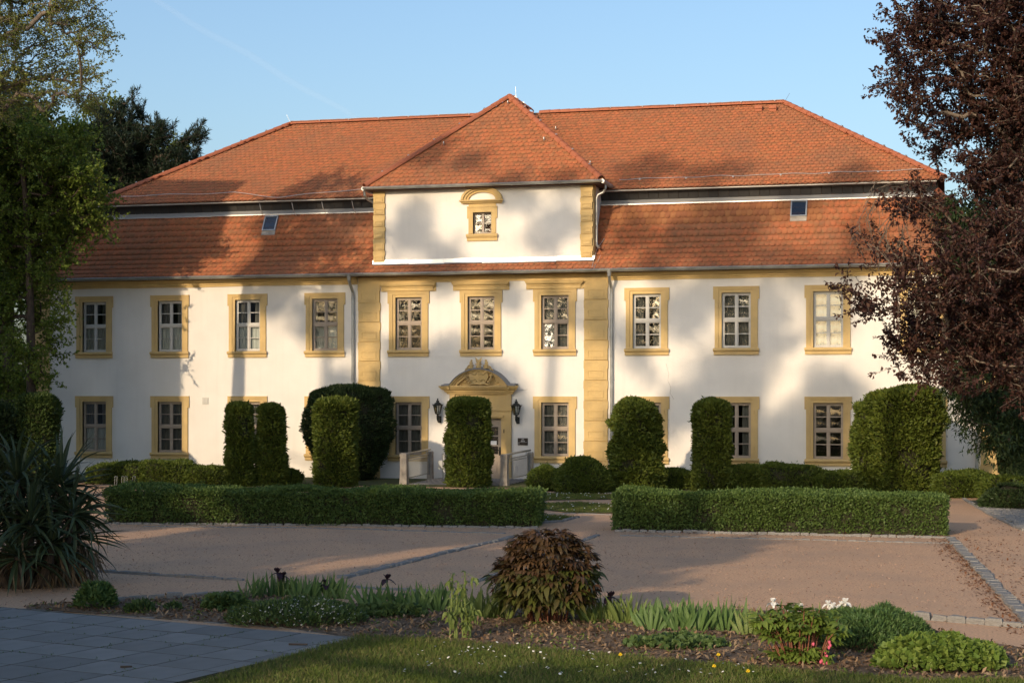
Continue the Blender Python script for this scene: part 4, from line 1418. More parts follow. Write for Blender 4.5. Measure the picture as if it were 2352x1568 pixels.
def ped_band(mb, r0, r1, y, yb=0.0, n=26, k0=1.0, k1=1.0):
    k = len(mb.v)
    for i in range(n + 1):
        t = -1 + 2 * i / n
        a = ped_curve(t * k0, r0); b = ped_curve(t * k1, r1)
        mb.v += [(cx + a[0], y, a[1]), (cx + b[0], y, b[1]), (cx + b[0], yb, b[1]), (cx + a[0], yb, a[1])]
    for i in range(n):
        for q in range(4):
            a, b = k + i * 4 + q, k + i * 4 + (q + 1) % 4
            mb.f.append((a, b, b + 4, a + 4))
mb = MB()
mb.extrude_y([(cx + ped_curve(t / 10, -1.4)[0], ped_curve(t / 10, -1.4)[1]) for t in range(-10, 11)], -0.10, 0.0)
ped_band(mb, -1.6, -0.8, -0.22); ped_band(mb, -0.8, -0.3, -0.28); ped_band(mb, -0.3, 0.15, -0.36)
mb.obj("pediment", M["ochre"], portal)
mb = MB()
k = len(mb.v); n = 30
for i in range(n + 1):
    t = -1 + 2 * i / n
    a = ped_curve(t * 1.02, 0.24)
    lift = 0.0
    x, z = a
    if abs(t) > 0.86: z = max(z, 3.13 - (abs(t) - 0.86) * 0.1); x += math.copysign((abs(t) - 0.86) * 1.3, t)
    mb.v += [(cx + x, -0.40, z), (cx + x, 0.0, z + 0.05), (cx + x, 0.0, z - 0.02), (cx + x, -0.40, z - 0.035)]
for i in range(n):
    for q in range(4):
        a, b = k + i * 4 + q, k + i * 4 + (q + 1) % 4
        mb.f.append((a, b, b + 4, a + 4))
mb.obj("lead_cover", M["lead"], portal)
# coat of arms
mb = MB()
zc = 3.42
mb.extrude_y([(cx - .30, zc + .14), (cx + .30, zc + .14), (cx + .32, zc - .05), (cx + .24, zc - .20), (cx, zc - .29), (cx - .24, zc - .20), (cx - .32, zc - .05)], -0.30, -0.1)
mb.box(cx - .012, cx + .012, -.325, -.3005, zc - .24, zc + .12); mb.box(cx - .27, cx - .013, -.322, -.3005, zc - .06, zc - .03); mb.box(cx + .013, cx + .27, -.322, -.3005, zc - .06, zc - .03)
mb.extrude_y([(cx - .33, zc + .17), (cx + .33, zc + .17), (cx + .33, zc + .141), (cx - .33, zc + .141)], -.325, -.1)
mb.obj("shield", M["ochre"], portal)
mb = MB()
for sx in (-1, 1):
    mb.tube([(cx + sx * .07, -.31, zc + .08), (cx + sx * .15, -.325, zc + .03), (cx + sx * .22, -.31, zc + .08)], .022, 6)
    mb.tube([(cx + sx * .06, -.31, zc - .18), (cx + sx * .13, -.325, zc - .10), (cx + sx * .22, -.31, zc - .15)], .022, 6)
    for q in range(7):                                          # mantling scrolls
        t = q / 6
        x, z = cx + sx * (.34 + .13 * math.sin(t * 3.1)), zc - .20 + .46 * t
        pts = [(x + sx * math.cos(a) * .055 * (1 - a / 9), -.24 - .02 * a, z + math.sin(a) * .055 * (1 - a / 9)) for a in (0, 1.2, 2.4, 3.6, 4.8, 6.0)]
        mb.tube(pts, [.03, .03, .028, .025, .02, .015], 6)
    mb.tube([(cx + sx * .05, -.27, zc - .28), (cx + sx * .2, -.29, zc - .25), (cx + sx * .31, -.28, zc - .30), (cx + sx * .37, -.26, zc - .24), (cx + sx * .33, -.26, zc - .19)], .032, 6)
for dx, s in ((-.25, .85), (0, 1.0), (.25, .85)):               # helmets
    z = zc + .26 + (.03 if dx == 0 else 0)
    mb.ball((cx + dx, -.30, z), .085 * s, .085 * s, .10 * s, 9, 7)
    mb.box(cx + dx - .075 * s, cx + dx + .075 * s, -.40, -.28, z - .02, z + .005)
    mb.tube([(cx + dx - .10 * s, -.30, z + .09 * s), (cx + dx, -.36, z + .095 * s), (cx + dx + .10 * s, -.30, z + .09 * s)], .026, 6)
    mb.tube([(cx + dx - .12, -.28, z - .10), (cx + dx, -.32, z - .15), (cx + dx + .12, -.28, z - .10)], .03, 6)
# crests: a bird either side, wings in the middle
for sx in (-1, 1):
    bx_ = cx + sx * .26
    mb.ball((bx_, -.28, zc + .41), .06, .05, .085, 8, 6); mb.ball((bx_ - sx * .01, -.28, zc + .50), .035, .035, .04, 8, 6)
    mb.tube([(bx_ - sx * .03, -.29, zc + .51), (bx_ - sx * .085, -.29, zc + .49)], [.018, .004], 6)
    mb.tube([(cx + sx * .02, -.29, zc + .40), (cx + sx * .05, -.29, zc + .50), (cx + sx * .11, -.29, zc + .60)], [.045, .05, .008], 6)
mb.ball((cx, -.29, zc + .42), .07, .05, .06, 8, 6)
for q in range(10):                                             # low relief leaves in the corners of the tympanum
    sx = -1 if q % 2 else 1
    t = (q // 2) / 5
    mb.ball((cx + sx * (.52 + .40 * t), -.11, 3.14 + .05 * math.sin(q) + .03), .06, .03, .035, 7, 5)
mb.obj("coat_of_arms", M["ochre"], portal, smooth=True)
# door leaves
mb = MB()
def leaf(mb, x0, x1):
    y0, y1 = 0.10, 0.155
    mb.box(x0, x0 + .10, y0, y1, 0.04, 2.0); mb.box(x1 - .10, x1, y0, y1, 0.04, 2.0)
    for a, b in ((0.04, .16), (.74, .84), (1.10, 1.145), (1.42, 1.465), (1.74, 2.0)):
        mb.box(x0 + .10, x1 - .10, y0, y1, a, b)
    mb.box(x0 + .10, x1 - .10, y0 + .02, y1, .16, .74)
    mb.box(x0 + .15, x1 - .15, y0 + .005, y0 + .0195, .22, .68)
    mb.box(x0 + .12, x1 - .12, y0 - .015, y0 - .0005, .765, .80)
leaf(mb, cx - .66, cx - .012); leaf(mb, cx + .012, cx + .66)
mb.box(cx - .70, cx - .662, 0.08, .17, 0, 2.02); mb.box(cx + .662, cx + .70, 0.08, .17, 0, 2.02); mb.box(cx - .662, cx + .662, .08, .17, 2.002, 2.02)
mb.box(cx - .028, cx + .028, .075, .0995, .04, 2.0)
door = mb.obj("door", M["frame_taupe"], house)
for sx in (-1, 1):
    for a, b in ((.84, 1.10), (1.145, 1.42), (1.465, 1.74)):
        mb = MB(); mb.poly([(cx + sx * .336 - .226, .13, a), (cx + sx * .336 + .226, .13, a), (cx + sx * .336 + .226, .13, b), (cx + sx * .336 - .226, .13, b)])
        mb.obj("pane", M["glass_dim"], door)
mb = MB(); mb.box(cx + .13, cx + .50, .118, .125, 1.15, 1.28); mb.obj("notice", M["paper"], door)
mb = MB(); mb.box(cx + .585, cx + .645, .08, .0995, .80, 1.08); mb.tube([(cx + .615, .03, .98), (cx + .615, .03, .86)], .018, 8); mb.tube([(cx + .615, .09, .97), (cx + .615, .03, .97)], .014, 6); mb.tube([(cx + .615, .03, .98), (cx + .54, .03, .98)], .013, 6)
mb.obj("handle", M["iron"], door)
mb = MB()
for z in (.70, 1.55): mb.tube([(cx + .80, -.075, z), (cx + .80, -.095, z + .03), (cx + .80, -.075, z + .12)], .013, 6)
mb.obj("shutter_hook", M["iron"], portal)
mb = MB(); mb.box(cx - .85, cx + .85, -.35, 0.05, -.02, .035); mb.obj("doorstep", M["old_stone"], house)

mb = MB()
for pts in (((1530, 835), (1536, 858), (1534, 874), (1541, 890), (1539, 902), (1547, 916)), ((118, 850), (135, 838), (150, 822)), ((112, 872), (128, 866), (142, 858)), ((1180, 620 + 270), (1195, 896), (1212, 894))):
    q = [wall(x, y) for x, y in pts]
    mb.tube([(p.x, -0.0005, p.z) for p in q], .004, 4)
mb.obj("plaster_crack", M["old_stone"], house)
# ------------------------------------------------------------------ things by the door
def lantern(loc, label):
    t = thing("wall_lantern", loc, label, "lantern", "lanterns beside the portal")
    W = lambda pts: [(loc[0] + x, loc[1] + y, loc[2] + z) for x, y, z in pts]
    mb = MB()
    mb.box(loc[0] - .05, loc[0] + .05, loc[1] - .03, loc[1], loc[2] - .42, loc[2] - .20)
    mb.tube(W([(0, -.03, -.36), (0, -.14, -.38), (0, -.24, -.30), (0, -.27, -.20), (0, -.26, -.13)]), [.035, .04, .045, .04, .03], 8)
    mb.tube(W([(0, -.05, -.22), (0, -.12, -.19), (0, -.18, -.24), (0, -.14, -.29)]), .02, 6)
    mb.obj("bracket", M["iron"], t)
    mb = MB()
    c = (loc[0], loc[1] - .26, loc[2])
    mb.lathe([(.03, -.15), (.085, -.13), (.09, -.11)], c, 6)
    mb.lathe([(.175, .155), (.18, .175), (.13, .20), (.115, .225), (.05, .265), (.045, .285), (.065, .295), (.05, .315), (.015, .33), (.03, .35), (.03, .365), (.008, .39)], c, 6)
    for q in range(6):
        a = math.pi / 3 * q
        mb.tube([(c[0] + .085 * math.cos(a), c[1] + .085 * math.sin(a), c[2] - .12), (c[0] + .155 * math.cos(a), c[1] + .155 * math.sin(a), c[2] + .16)], .011, 5)
        mb.tube([(c[0] + .17 * math.cos(a), c[1] + .17 * math.sin(a), c[2] + .165), (c[0] + .19 * math.cos(a), c[1] + .19 * math.sin(a), c[2] + .20)], .010, 4)
        b = a + math.pi / 3
        mb.tube([(c[0] + .10 * math.cos(a), c[1] + .10 * math.sin(a), c[2] - .07), (c[0] + .10 * math.cos(b), c[1] + .10 * math.sin(b), c[2] - .07)], .008, 4)
    mb.obj("cage", M["iron"], t)
    mb = MB(); mb.lathe([(.078, -.115), (.145, .155)], c, 6); mb.obj("lamp_glass", M["lamp_glass"], t)
    mb = MB(); mb.lathe([(.02, -.10), (.02, .02), (.03, .04), (.012, .09)], c, 8); mb.obj("bulb", M["paper"], t)
lantern((-2.47, 0, 2.29), "black wall lantern left of the arched doorway")
lantern((0.21, 0, 2.27), "black wall lantern right of the arched doorway, casting a shadow on the wall")

t = thing("wall_plaque", (0.37, 0, 1.26), "small dark plaque on white wall below the right lantern", "plaque")
mb = MB(); mb.box(.20, .54, -.025, 0, 1.15, 1.38); mb.obj("plate", M["brass"], t)
mb = MB()
for z, a, b in ((1.345, -.035, .035), (1.325, -.05, .05)): mb.box(.37 + a, .37 + b, -.0275, -.0255, z, z + .008)
for k in (-.045, 0, .045): mb.box(.37 + k - .013, .37 + k + .013, -.0275, -.0255, 1.268, 1.292)
mb.box(.215, .525, -.0272, -.0255, 1.243, 1.248); mb.box(.225, .255, -.0275, -.0255, 1.19, 1.215)
mb.obj("mark", M["paper"], t)

def railing(a, b, label, h=0.95, up=0.0):
    """steel railing between two stone posts, from the court (a) to the wall (b)."""
    a, b = Vector(a), Vector(b)
    t = thing("railing", a, label, "railing", "railings of the door ramp")
    u = (b - a).normalized()
    n = Vector((-u.y, u.x, 0))
    for p, w, hh in ((a - u * .12, .11, .98), (b + u * .1, .085, .95)):
        mb = MB()
        k = len(mb.v)
        for z, s in ((0, 1.12), (.3, 1.0), (hh - .12, .96), (hh - .04, 1.05), (hh, .8)):
            for sx, sy in ((-1, -1), (1, -1), (1, 1), (-1, 1)):
                q = p + u * (w * s * sx * random.uniform(.94, 1.04)) + n * (w * s * sy * random.uniform(.94, 1.04)); mb.v.append((q.x, q.y, z))
        for i in range(4):
            for q in range(4):
                x, y = k + i * 4 + q, k + i * 4 + (q + 1) % 4; mb.f.append((x, y, y + 4, x + 4))
        mb.f.append((k + 16, k + 17, k + 18, k + 19))
        mb.obj("post", M["old_stone"], t)
    P = lambda s, z: tuple(a + u * s + Vector((0, 0, z)))
    L = (b - a).length
    s0, s1 = .08, L - .04
    mb = MB()
    mb.tube([P(s0, .18), P(s1, .18 + up)], .018, 6); mb.tube([P(s0, h - .14), P(s1, h - .14 + up)], .018, 6); mb.tube([P(s0, h - .22), P(s1, h - .22 + up)], .012, 6)
    mb.tube([P(s0, .12), P(s0, h - .1)], .022, 6); mb.tube([P(s1, .12 + up), P(s1, h - .1 + up)], .022, 6)
    mb.tube([P(s0 + .3, h - .14), P(s0 + .3, h - .02)], .014, 6); mb.tube([P(s1 - .3, h - .14 + up), P(s1 - .3, h - .02 + up)], .014, 6)
    mb.obj("frame", M["steel"], t)
    mb = MB(); mb.tube([P(-.18, h), P(L + .1, h + up)], .030, 8); mb.obj("handrail", M["steel"], t)
    nb = int((s1 - s0) / .095)
    for i in range(1, nb):
        s = s0 + (s1 - s0) * i / nb
        mb = MB(); mb.tube([(0, 0, .18), (0, 0, h - .14)], .0065, 5)
        inst(mb.mesh("bar", M["steel"]), "bar", t, tuple(a + u * s + Vector((0, 0, up * i / nb))))
railing(wall(1166, 1100, -3.1).xy.to_3d() * 1 if False else (0.62, -3.10, 0), (0.78, -0.75, 0), "grey steel railing with stone posts right of the door ramp", .95, .06)
railing((-2.62, -3.2, 0), (-2.60, -0.75, 0), "grey steel railing with stone posts left of the door ramp", .95, .06)
# the cobbled ramp between them
ramp = tag(bpy.data.objects.new("door_ramp", None), kind="structure"); put(ramp, None, (-1, -2, 0))
mb = MB(); mb.poly([(-2.5, -3.4, 0.0), (.6, -3.4, 0.0), (.75, 0, .03), (-2.5, 0, .03)]); mb.obj("joint_bed", M["joint"], ramp)
for r in range(14):
    for q in range(18):
        inst(sett_me[random.randrange(6)], "stone", ramp, (-2.42 + q * .172 + (r % 2) * .05, -3.2 + r * .225, .0 + (r / 14) * .03), (0, 0, random.uniform(-.1, .1)), (.16, .2, .025))
t = thing("waste_bin", (-2.02, -1.0, 0), "steel ash bin standing against the wall by the door", "bin")
mb = MB(); mb.tube([(-2.02, -1.0, 0), (-2.02, -1.0, .86)], .062, 14); mb.obj("pillar", M["zinc_new"], t)
mb = MB(); mb.box(-2.22, -1.82, -.98, -.86, .38, .66); mb.obj("holder", M["steel"], t)
mb = MB(); mb.tube([(-2.02, -1.0, .861), (-2.02, -1.0, .89)], .085, 14); mb.obj("cap", M["steel"], t)
t = thing("bell_push", (-2.25, 0, 1.2), "round pale bell plate on the wall left of the door", "bell plate")
mb = MB(); mb.tube([(-2.25, 0, 1.2), (-2.25, -.02, 1.2)], .055, 14); mb.obj("plate", M["frame_white"], t)
for k, (px, py) in enumerate(((262, 1110), (278, 1109), (285, 1109), (303, 1110))):
    d = gdepth(1130)
    b = dep(px, 1128, d)
    mb = MB()
    for s in (0, .07): mb.tube([(b.x + s, b.y, 0), (b.x + s + .03, b.y, .46)], .007, 5)
    mb.tube([(b.x + .03, b.y, .46), (b.x + .10, b.y, .46)], .006, 5)
    tag(mb.obj("cycle_stand", M["steel"], None, None), ["leftmost", "second", "third", "rightmost"][k] + " pale metal loop of the cycle stand behind the left hedge", "cycle stand", "cycle stand loops")

# ------------------------------------------------------------------ clipped hedges in front
def hedge(label, a, b, th, h, n, leaf_m, L=0.055, W=0.034, gaps=(), group=None, uneven=0.05, seed=0, cat="hedge"):
    """box hedge from a to b (front foot line), th deep."""
    a, b = Vector((a[0], a[1], 0)), Vector((b[0], b[1], 0))
    t = thing("hedge", (a + b) / 2, label, cat, group)
    u = (b - a).normalized(); LL = (b - a).length
    nv = Vector((-u.y, u.x, 0))
    A, U, Nn = np.array(a), np.array(u), np.array(nv)
    def place(s, d, z):
        s, d, z = np.asarray(s, float), np.asarray(d, float), np.asarray(z, float)
        P = A + U * s[:, None] + Nn * d[:, None] + np.array([0, 0, 1.0]) * z[:, None]
        m = lump(P, 2.2, seed=seed) * uneven + lump(P, 6.5, seed=seed + 2) * uneven * 0.6
        return P, m
    # twigs
    ns, nd, nz = int(LL / 0.16), 8, 8
    V, Q = [], []
    def patch(fs, fd, fz, nu, nv_):
        k = len(V)
        uu, vv = np.meshgrid(np.linspace(0, 1, nu), np.linspace(0, 1, nv_), indexing="ij")
        s, d, z = fs(uu, vv).ravel(), fd(uu, vv).ravel(), fz(uu, vv).ravel()
        P, m = place(s, d, z)
        V.extend(P.tolist())
        for i in range(nu - 1):
            for j in range(nv_ - 1):
                Q.append((k + i * nv_ + j, k + (i + 1) * nv_ + j, k + (i + 1) * nv_ + j + 1, k + i * nv_ + j + 1))
    ins = 0.10
    patch(lambda u_, v_: ins + (LL - 2 * ins) * u_, lambda u_, v_: ins + 0 * u_, lambda u_, v_: (h - ins) * v_, ns, nz)
    patch(lambda u_, v_: ins + (LL - 2 * ins) * u_, lambda u_, v_: th - ins + 0 * u_, lambda u_, v_: (h - ins) * v_, ns, nz)
    patch(lambda u_, v_: ins + (LL - 2 * ins) * u_, lambda u_, v_: ins + (th - 2 * ins) * v_, lambda u_, v_: h - ins + 0 * u_, ns, nd)
    patch(lambda u_, v_: ins + 0 * u_, lambda u_, v_: ins + (th - 2 * ins) * u_, lambda u_, v_: (h - ins) * v_, nd, nz)
    patch(lambda u_, v_: LL - ins + 0 * u_, lambda u_, v_: ins + (th - 2 * ins) * u_, lambda u_, v_: (h - ins) * v_, nd, nz)
    np_obj("twigs", np.array(V), np.array(Q), M["twig"], t)
    # leaves on the faces
    af, at, ae = LL * h, LL * th, th * h
    tot = af * 1.4 + at + af * 0.4 + 2 * ae
    k1, k2, k3, k4 = int(n * af * 1.4 / tot), int(n * at / tot), int(n * af * .4 / tot), int(n * ae / tot)
    S, Dd, Z, NN = [], [], [], []
    def add(s, d, z, nn, k):
        S.append(s); Dd.append(d); Z.append(z); NN.append(np.tile(nn, (k, 1)))
    r = lambda k: rng.uniform(0, 1, k)
    dp = lambda k: rng.uniform(0, 1, k) ** 1.6 * 0.12
    add(r(k1) * LL, dp(k1), r(k1) ** 0.85 * h, -Nn, k1)
    add(r(k2) * LL, r(k2) * th, h - dp(k2), np.array([0, 0, 1.0]), k2)
    add(r(k3) * LL, th - dp(k3), r(k3) * h, Nn, k3)
    add(dp(k4), r(k4) * th, r(k4) * h, -U, k4)
    add(LL - dp(k4), r(k4) * th, r(k4) * h, U, k4)
    s, d, z, NN = np.concatenate(S), np.concatenate(Dd), np.concatenate(Z), np.concatenate(NN)
    # rounded arris
    rr = 0.10
    dz = np.clip((z - (h - rr)) / rr, 0, 1)
    for q in (0, 1):
        e_ = np.clip((rr - (d if q == 0 else th - d)) / rr, 0, 1)
        z = z - np.minimum(dz, 1) * e_ ** 2 * rr * 0.45
    P, m = place(s, d, z)
    P = P + NN * m[:, None]
    P[:, 2] = np.maximum(P[:, 2], 0.02)
    keep = np.ones(len(P), bool)
    for gs, gw in gaps:                                        # thin places at the foot
        keep &= ~((np.abs(s - gs) < gw * (1 - z / (h * .8))) & (z < h * .7) & (rng.uniform(0, 1, len(P)) < .8))
    foot = (z < 0.10) & (rng.uniform(0, 1, len(P)) < 0.5)
    keep &= ~foot
    P, NN = P[keep], NN[keep]
    k = len(P)
    ks = k // 22
    P[-ks:] += NN[-ks:] * rng.uniform(0, .06, (ks, 1))
    pk = rng.choice(k, ks, replace=False)
    P[pk] += NN[pk] * rng.uniform(0, .07, (ks, 1))
    hole = (lump(P, 9.0, seed=seed + 3) < -1.0) & (rng.uniform(0, 1, k) < .7) & (P[:, 2] < h * .85)
    P, NN = P[~hole], NN[~hole]
    k = len(P)
    D = unit(NN * 0.7 + rdir(k) * 0.9 + np.array([0, 0, .35]))
    N = unit(NN * .6 + rdir(k))
    sz = rng.uniform(.6, 1.3, k)
    V, Q = leaves(P, D, N, L * sz, W * sz)
    np_obj("foliage", V, Q, leaf_m, t)
    return t
hedge("long clipped box hedge on the left, in shade, before the thujas", g(236, 1203), g(1236, 1211), 1.35, .75, 62000, M["box"], gaps=((3.0, .10), (1.2, .12)), seed=1)
hedge("long clipped box hedge on the right, mostly sunlit", g(1413, 1219), g(2178, 1231), 1.35, .79, 52000, M["box"], seed=4)

# ------------------------------------------------------------------ thujas and shrubs before the house
def col_prof(k=5.0, waist=0.0, bulge=0.0):
    return lambda t: (1 - np.clip(t, 0, 1) ** (k * 9)) ** 0.5 * (1 + bulge * np.sin(np.clip(t, 0, 1) * math.pi) - waist * t)
def px_shrub(name, label, cat, x0, x1, y_top, y_base, prof, n, L, W, m, ry=None, **kw):
    d = gdepth(y_base)
    base = ground((x0 + x1) / 2, y_base)
    rx = (x1 - x0) / 2 * d / F
    h = (y_base - y_top) * d / F - L * 0.7
    yy = ry or rx
    rx = rx * .97 - L * .3
    base = base + Vector((FW[0], FW[1], 0)) * (yy * 0.9)
    k = (d + yy * 0.9) / d
    return clipped(name, label, cat, base, rx * k, yy, h * k, prof, n, L, W, m, rot=PSI, **kw)
TH = dict(L=.10, W=.042)
px_shrub("thuja", "dark clipped thuja at the left corner of the house, behind the yucca", "thuja", 32, 121, 905, 1114, col_prof(4), 15000, .12, .046, M["thuja_dark"], sq=3, rough=.04, freq=8, seed=1, ragged=.06)
px_shrub("thuja", "left one of the pair of thuja columns below the third window", "thuja", 515, 578, 926, 1118, col_prof(4, waist=.10), 13000, .12, .044, M["thuja"], sq=3, rough=.03, freq=9, seed=2, ragged=.06, group="thuja pair")
px_shrub("thuja", "right one of the pair of thuja columns, widening to its foot", "thuja", 584, 653, 927, 1117, col_prof(4, waist=.18), 13000, .12, .044, M["thuja"], sq=2.6, rough=.03, freq=9, seed=3, ragged=.06, group="thuja pair")
vase = lambda t: (0.42 + 0.62 * np.clip(t / .45, 0, 1) ** .8) * (1 - np.clip((t - .5) / .5, 0, 1) ** 10) ** .45 * (1 - .10 * np.clip((t - .55) / .45, 0, 1))
px_shrub("yew", "large dark vase-shaped yew behind the thuja column, left of the door", "yew", 694, 896, 887, 1106, vase, 34000, .11, .035, M["yew"], ry=1.25, sq=2.2, rough=.09, seed=5, ragged=.10, freq=3)
px_shrub("thuja", "thuja column standing in front of the dark vase-shaped yew", "thuja", 718, 814, 914, 1119, col_prof(5), 19000, .12, .044, M["thuja"], sq=3.2, rough=.035, freq=9, seed=6, ragged=.06)
px_shrub("thuja", "block-shaped thuja hiding the left half of the door", "thuja", 1026, 1124, 914, 1119, col_prof(6, waist=.03, bulge=.03), 21000, .115, .045, M["thuja"], sq=4, rough=.04, freq=8, seed=7, ragged=.06)
rag = lambda t: (1 - np.clip(t, 0, 1) ** 26) ** .5 * (1.04 - .30 * np.clip(t, 0, 1))
px_shrub("thuja", "ragged light green thuja right of the right quoin, broad at its foot", "thuja", 1402, 1528, 918, 1131, rag, 26000, .12, .05, M["thuja"], sq=2.4, rough=.05, seed=8, ragged=.14, freq=8)
px_shrub("thuja", "slim thuja column with a shadow over its lower half", "thuja", 1596, 1684, 918, 1129, col_prof(4, waist=.08), 18000, .12, .044, M["thuja"], sq=2.8, rough=.03, freq=9, seed=9, ragged=.06)
px_shrub("thuja", "narrow lower thuja at the left side of the broad clump", "thuja", 1974, 2050, 920, 1133, col_prof(3, bulge=.04), 16000, .12, .046, M["thuja"], sq=2.4, rough=.08, seed=10, ragged=.10)
px_shrub("thuja", "broad tall thuja clump below the copper beech", "thuja", 2012, 2172, 890, 1136, col_prof(4), 34000, .13, .048, M["thuja"], sq=3, rough=.09, seed=11, ragged=.14, freq=3.5)
dome = lambda t: (1 - np.clip(t, 0, 1) ** 2.6) ** .5 * (0.86 + .14 * np.clip(t / .3, 0, 1))
lowp = lambda t: (1 - np.clip(t, 0, 1) ** 12) ** .5
SH = [
    ("low yew hedge at the left end, below the first window", 196, 335, 1064, 1112, "yew hedge", lowp, M["shrub"], 9000),
    ("low yew hedge, brightest stretch below the second window", 322, 436, 1060, 1113, "yew hedge", lowp, M["shrub"], 9000),
    ("low yew hedge, right stretch touching the thuja pair", 424, 524, 1071, 1114, "yew hedge", lowp, M["shrub"], 8000),
    ("small yew bush at the foot of the right thuja of the pair", 640, 686, 1077, 1114, "bush", dome, M["shrub"], 4000),
    ("small dark yew bush beside the right railing", 1214, 1290, 1067, 1128, "bush", dome, M["shrub"], 8000),
    ("rounded yew bush below the window right of the door", 1274, 1408, 1053, 1134, "bush", dome, M["shrub"], 16000),
    ("dark low hedge between the ragged thuja and the slim column", 1520, 1602, 1080, 1124, "yew hedge", lowp, M["shrub"], 7000),
    ("dark low hedge right of the slim thuja column", 1678, 1770, 1072, 1128, "yew hedge", lowp, M["shrub"], 9000),
    ("tallest stretch of low hedge below the last full window", 1756, 1892, 1068, 1131, "yew hedge", lowp, M["shrub"], 13000),
    ("low hedge stretch left of the broad thuja clump", 1874, 1992, 1083, 1133, "yew hedge", lowp, M["shrub"], 10000),
    ("low hedge under the right corner of the house", 2160, 2296, 1086, 1143, "yew hedge", lowp, M["shrub"], 12000),
    ("low hedge at the right edge below the ivy-clad trunk", 2268, 2400, 1096, 1150, "yew hedge", lowp, M["shrub"], 10000),
    ("spreading juniper beside the side path", 2285, 2420, 1117, 1170, "juniper", dome, M["yew"], 9000),
]
for q, (lab, x0, x1, yt, yb, cat, pf, m, n) in enumerate(SH):
    px_shrub("bush" if cat == "bush" else ("juniper" if cat == "juniper" else "hedge"), lab, cat, x0 - 2, x1 + 2, yt, yb, pf, n, .085, .03, m,
             ry=0.75, sq=3.0 if pf is dome else 8.0, rough=.07, ragged=.10, seed=20 + q, freq=4, core=.84)

# ------------------------------------------------------------------ trees
# copper beech at the right, rooted outside the picture
bb = [(2120, 50, 100), (2230, 40, 110), (2340, 40, 120), (2078, 170, 52), (2170, 160, 85), (2290, 160, 110), (2060, 110, 35), (2100, 255, 55), (2050, 200, 25), (2210, 270, 80), (2330, 290, 100),
      (2145, 340, 45), (2250, 400, 70), (2345, 420, 90), (2120, 470, 38), (2100, 430, 25), (2170, 520, 50), (2060, 480, 22), (1985, 545, 20), (2025, 580, 32), (1955, 560, 16), (2085, 610, 50), (2040, 640, 40),
      (1945, 655, 16), (1985, 690, 32), (2040, 720, 48), (1915, 655, 12), (2110, 680, 70), (2200, 620, 90), (2310, 560, 100), (2065, 790, 45), (2120, 760, 70), (2220, 730, 100), (2330, 720, 110),
      (2060, 840, 24), (2120, 840, 42), (2190, 850, 55), (2280, 830, 75), (2350, 880, 60), (2390, 200, 120), (2400, 600, 120)]
tb = dep(2460, 1179, 39.5)
tree("copper_beech", "dark copper beech with purple-brown leaves reaching in from the right", [(tb.x, tb.y, 0), tuple(dep(2455, 900, 39.5)), tuple(dep(2440, 500, 39.3)), tuple(dep(2420, 100, 39)), tuple(dep(2400, -250, 39))],
     (.42, .12), blobs_px(bb, 38.6, 1.6), 1600, 54, .36, .10, .058, M["beech"], M["bark_pale"], flat=1, droop=.2, spray=.9, tip=.007, gain=.50, shell=.15, maxr=.13)
# bare twigs hanging beside it
t = thing("dead_branch", dep(2080, 400, 38.5), "bare hanging twigs at the left edge of the copper beech", "branch")
A_, B_ = [], []
def twig(p, d, n, l):
    for _ in range(n):
        q = p + d * l
        A_.append(p); B_.append(q)
        if random.random() < .55 and n > 1: twig(q, (d + Vector((random.uniform(-.8, .8), random.uniform(-.5, .5), random.uniform(-.9, .2)))).normalized(), n - 2, l * .8)
        d = (d + Vector((random.uniform(-.25, .25), random.uniform(-.2, .2), random.uniform(-.45, .05)))).normalized()
        p = q
for px, py, dx, dz in ((2085, 425, -1, .2), (2090, 445, -.8, -.6), (2095, 450, -.3, -1), (2080, 435, -1, -.1), (2085, 440, -.6, -.8)):
    twig(dep(px, py, 38.5), Vector((dx, 0, dz)).normalized(), 7, .17)
A_, B_ = np.array(A_), np.array(B_)
V, Q = seg_tubes(A_, B_, np.full(len(A_), .007), np.full(len(A_), .005), 4)
np_obj("twigs", V, Q, M["bark_pale"], t)
# dark conifer behind the beech
cb = [(2180, 450, 34), (2215, 500, 50), (2300, 470, 80), (2205, 560, 50), (2250, 620, 95), (2340, 640, 110), (2230, 760, 75), (2320, 800, 110), (2215, 860, 50), (2240, 910, 50), (2310, 930, 75), (2230, 960, 22),
      (2290, 990, 40), (2350, 1000, 50), (2320, 350, 70), (2360, 250, 70)]
base = dep(2335, 1150, 45.5)
tree("yew_tree", "dark green yew tree behind the copper beech, with an ivy-clad trunk", [(base.x, base.y, 0), tuple(dep(2335, 900, 45.5)), tuple(dep(2330, 600, 45.5)), tuple(dep(2340, 200, 45.5))], (.26, .08),
     blobs_px(cb, 45.2, 1.2), 900, 60, .42, .17, .045, M["yew"], M["bark"], flat=.5, droop=.45, needle=True, tip=.010, gain=.48, shell=.1, maxr=.12, sag=.25)
ivy = thing("ivy", (base.x, base.y, 0), "ivy covering the foot of the yew trunk at the right edge", "ivy")
n = 5200
th, hh = rng.uniform(0, 6.283, n), rng.uniform(0, 1, n)
P = np.stack([base.x + np.cos(th) * (.40 + .08 * np.sin(th * 3 + hh * 7)), base.y + np.sin(th) * .40, hh * 1.75], 1)
out = np.stack([np.cos(th), np.sin(th), np.zeros(n)], 1)
V, Q = leaves(P, unit(np.array([0, 0, -.8]) + out * .3 + rdir(n) * .5), unit(out + rdir(n) * .4), .085 * rng.uniform(.7, 1.3, n), .075)
np_obj("foliage", V, Q, M["yew"], ivy)

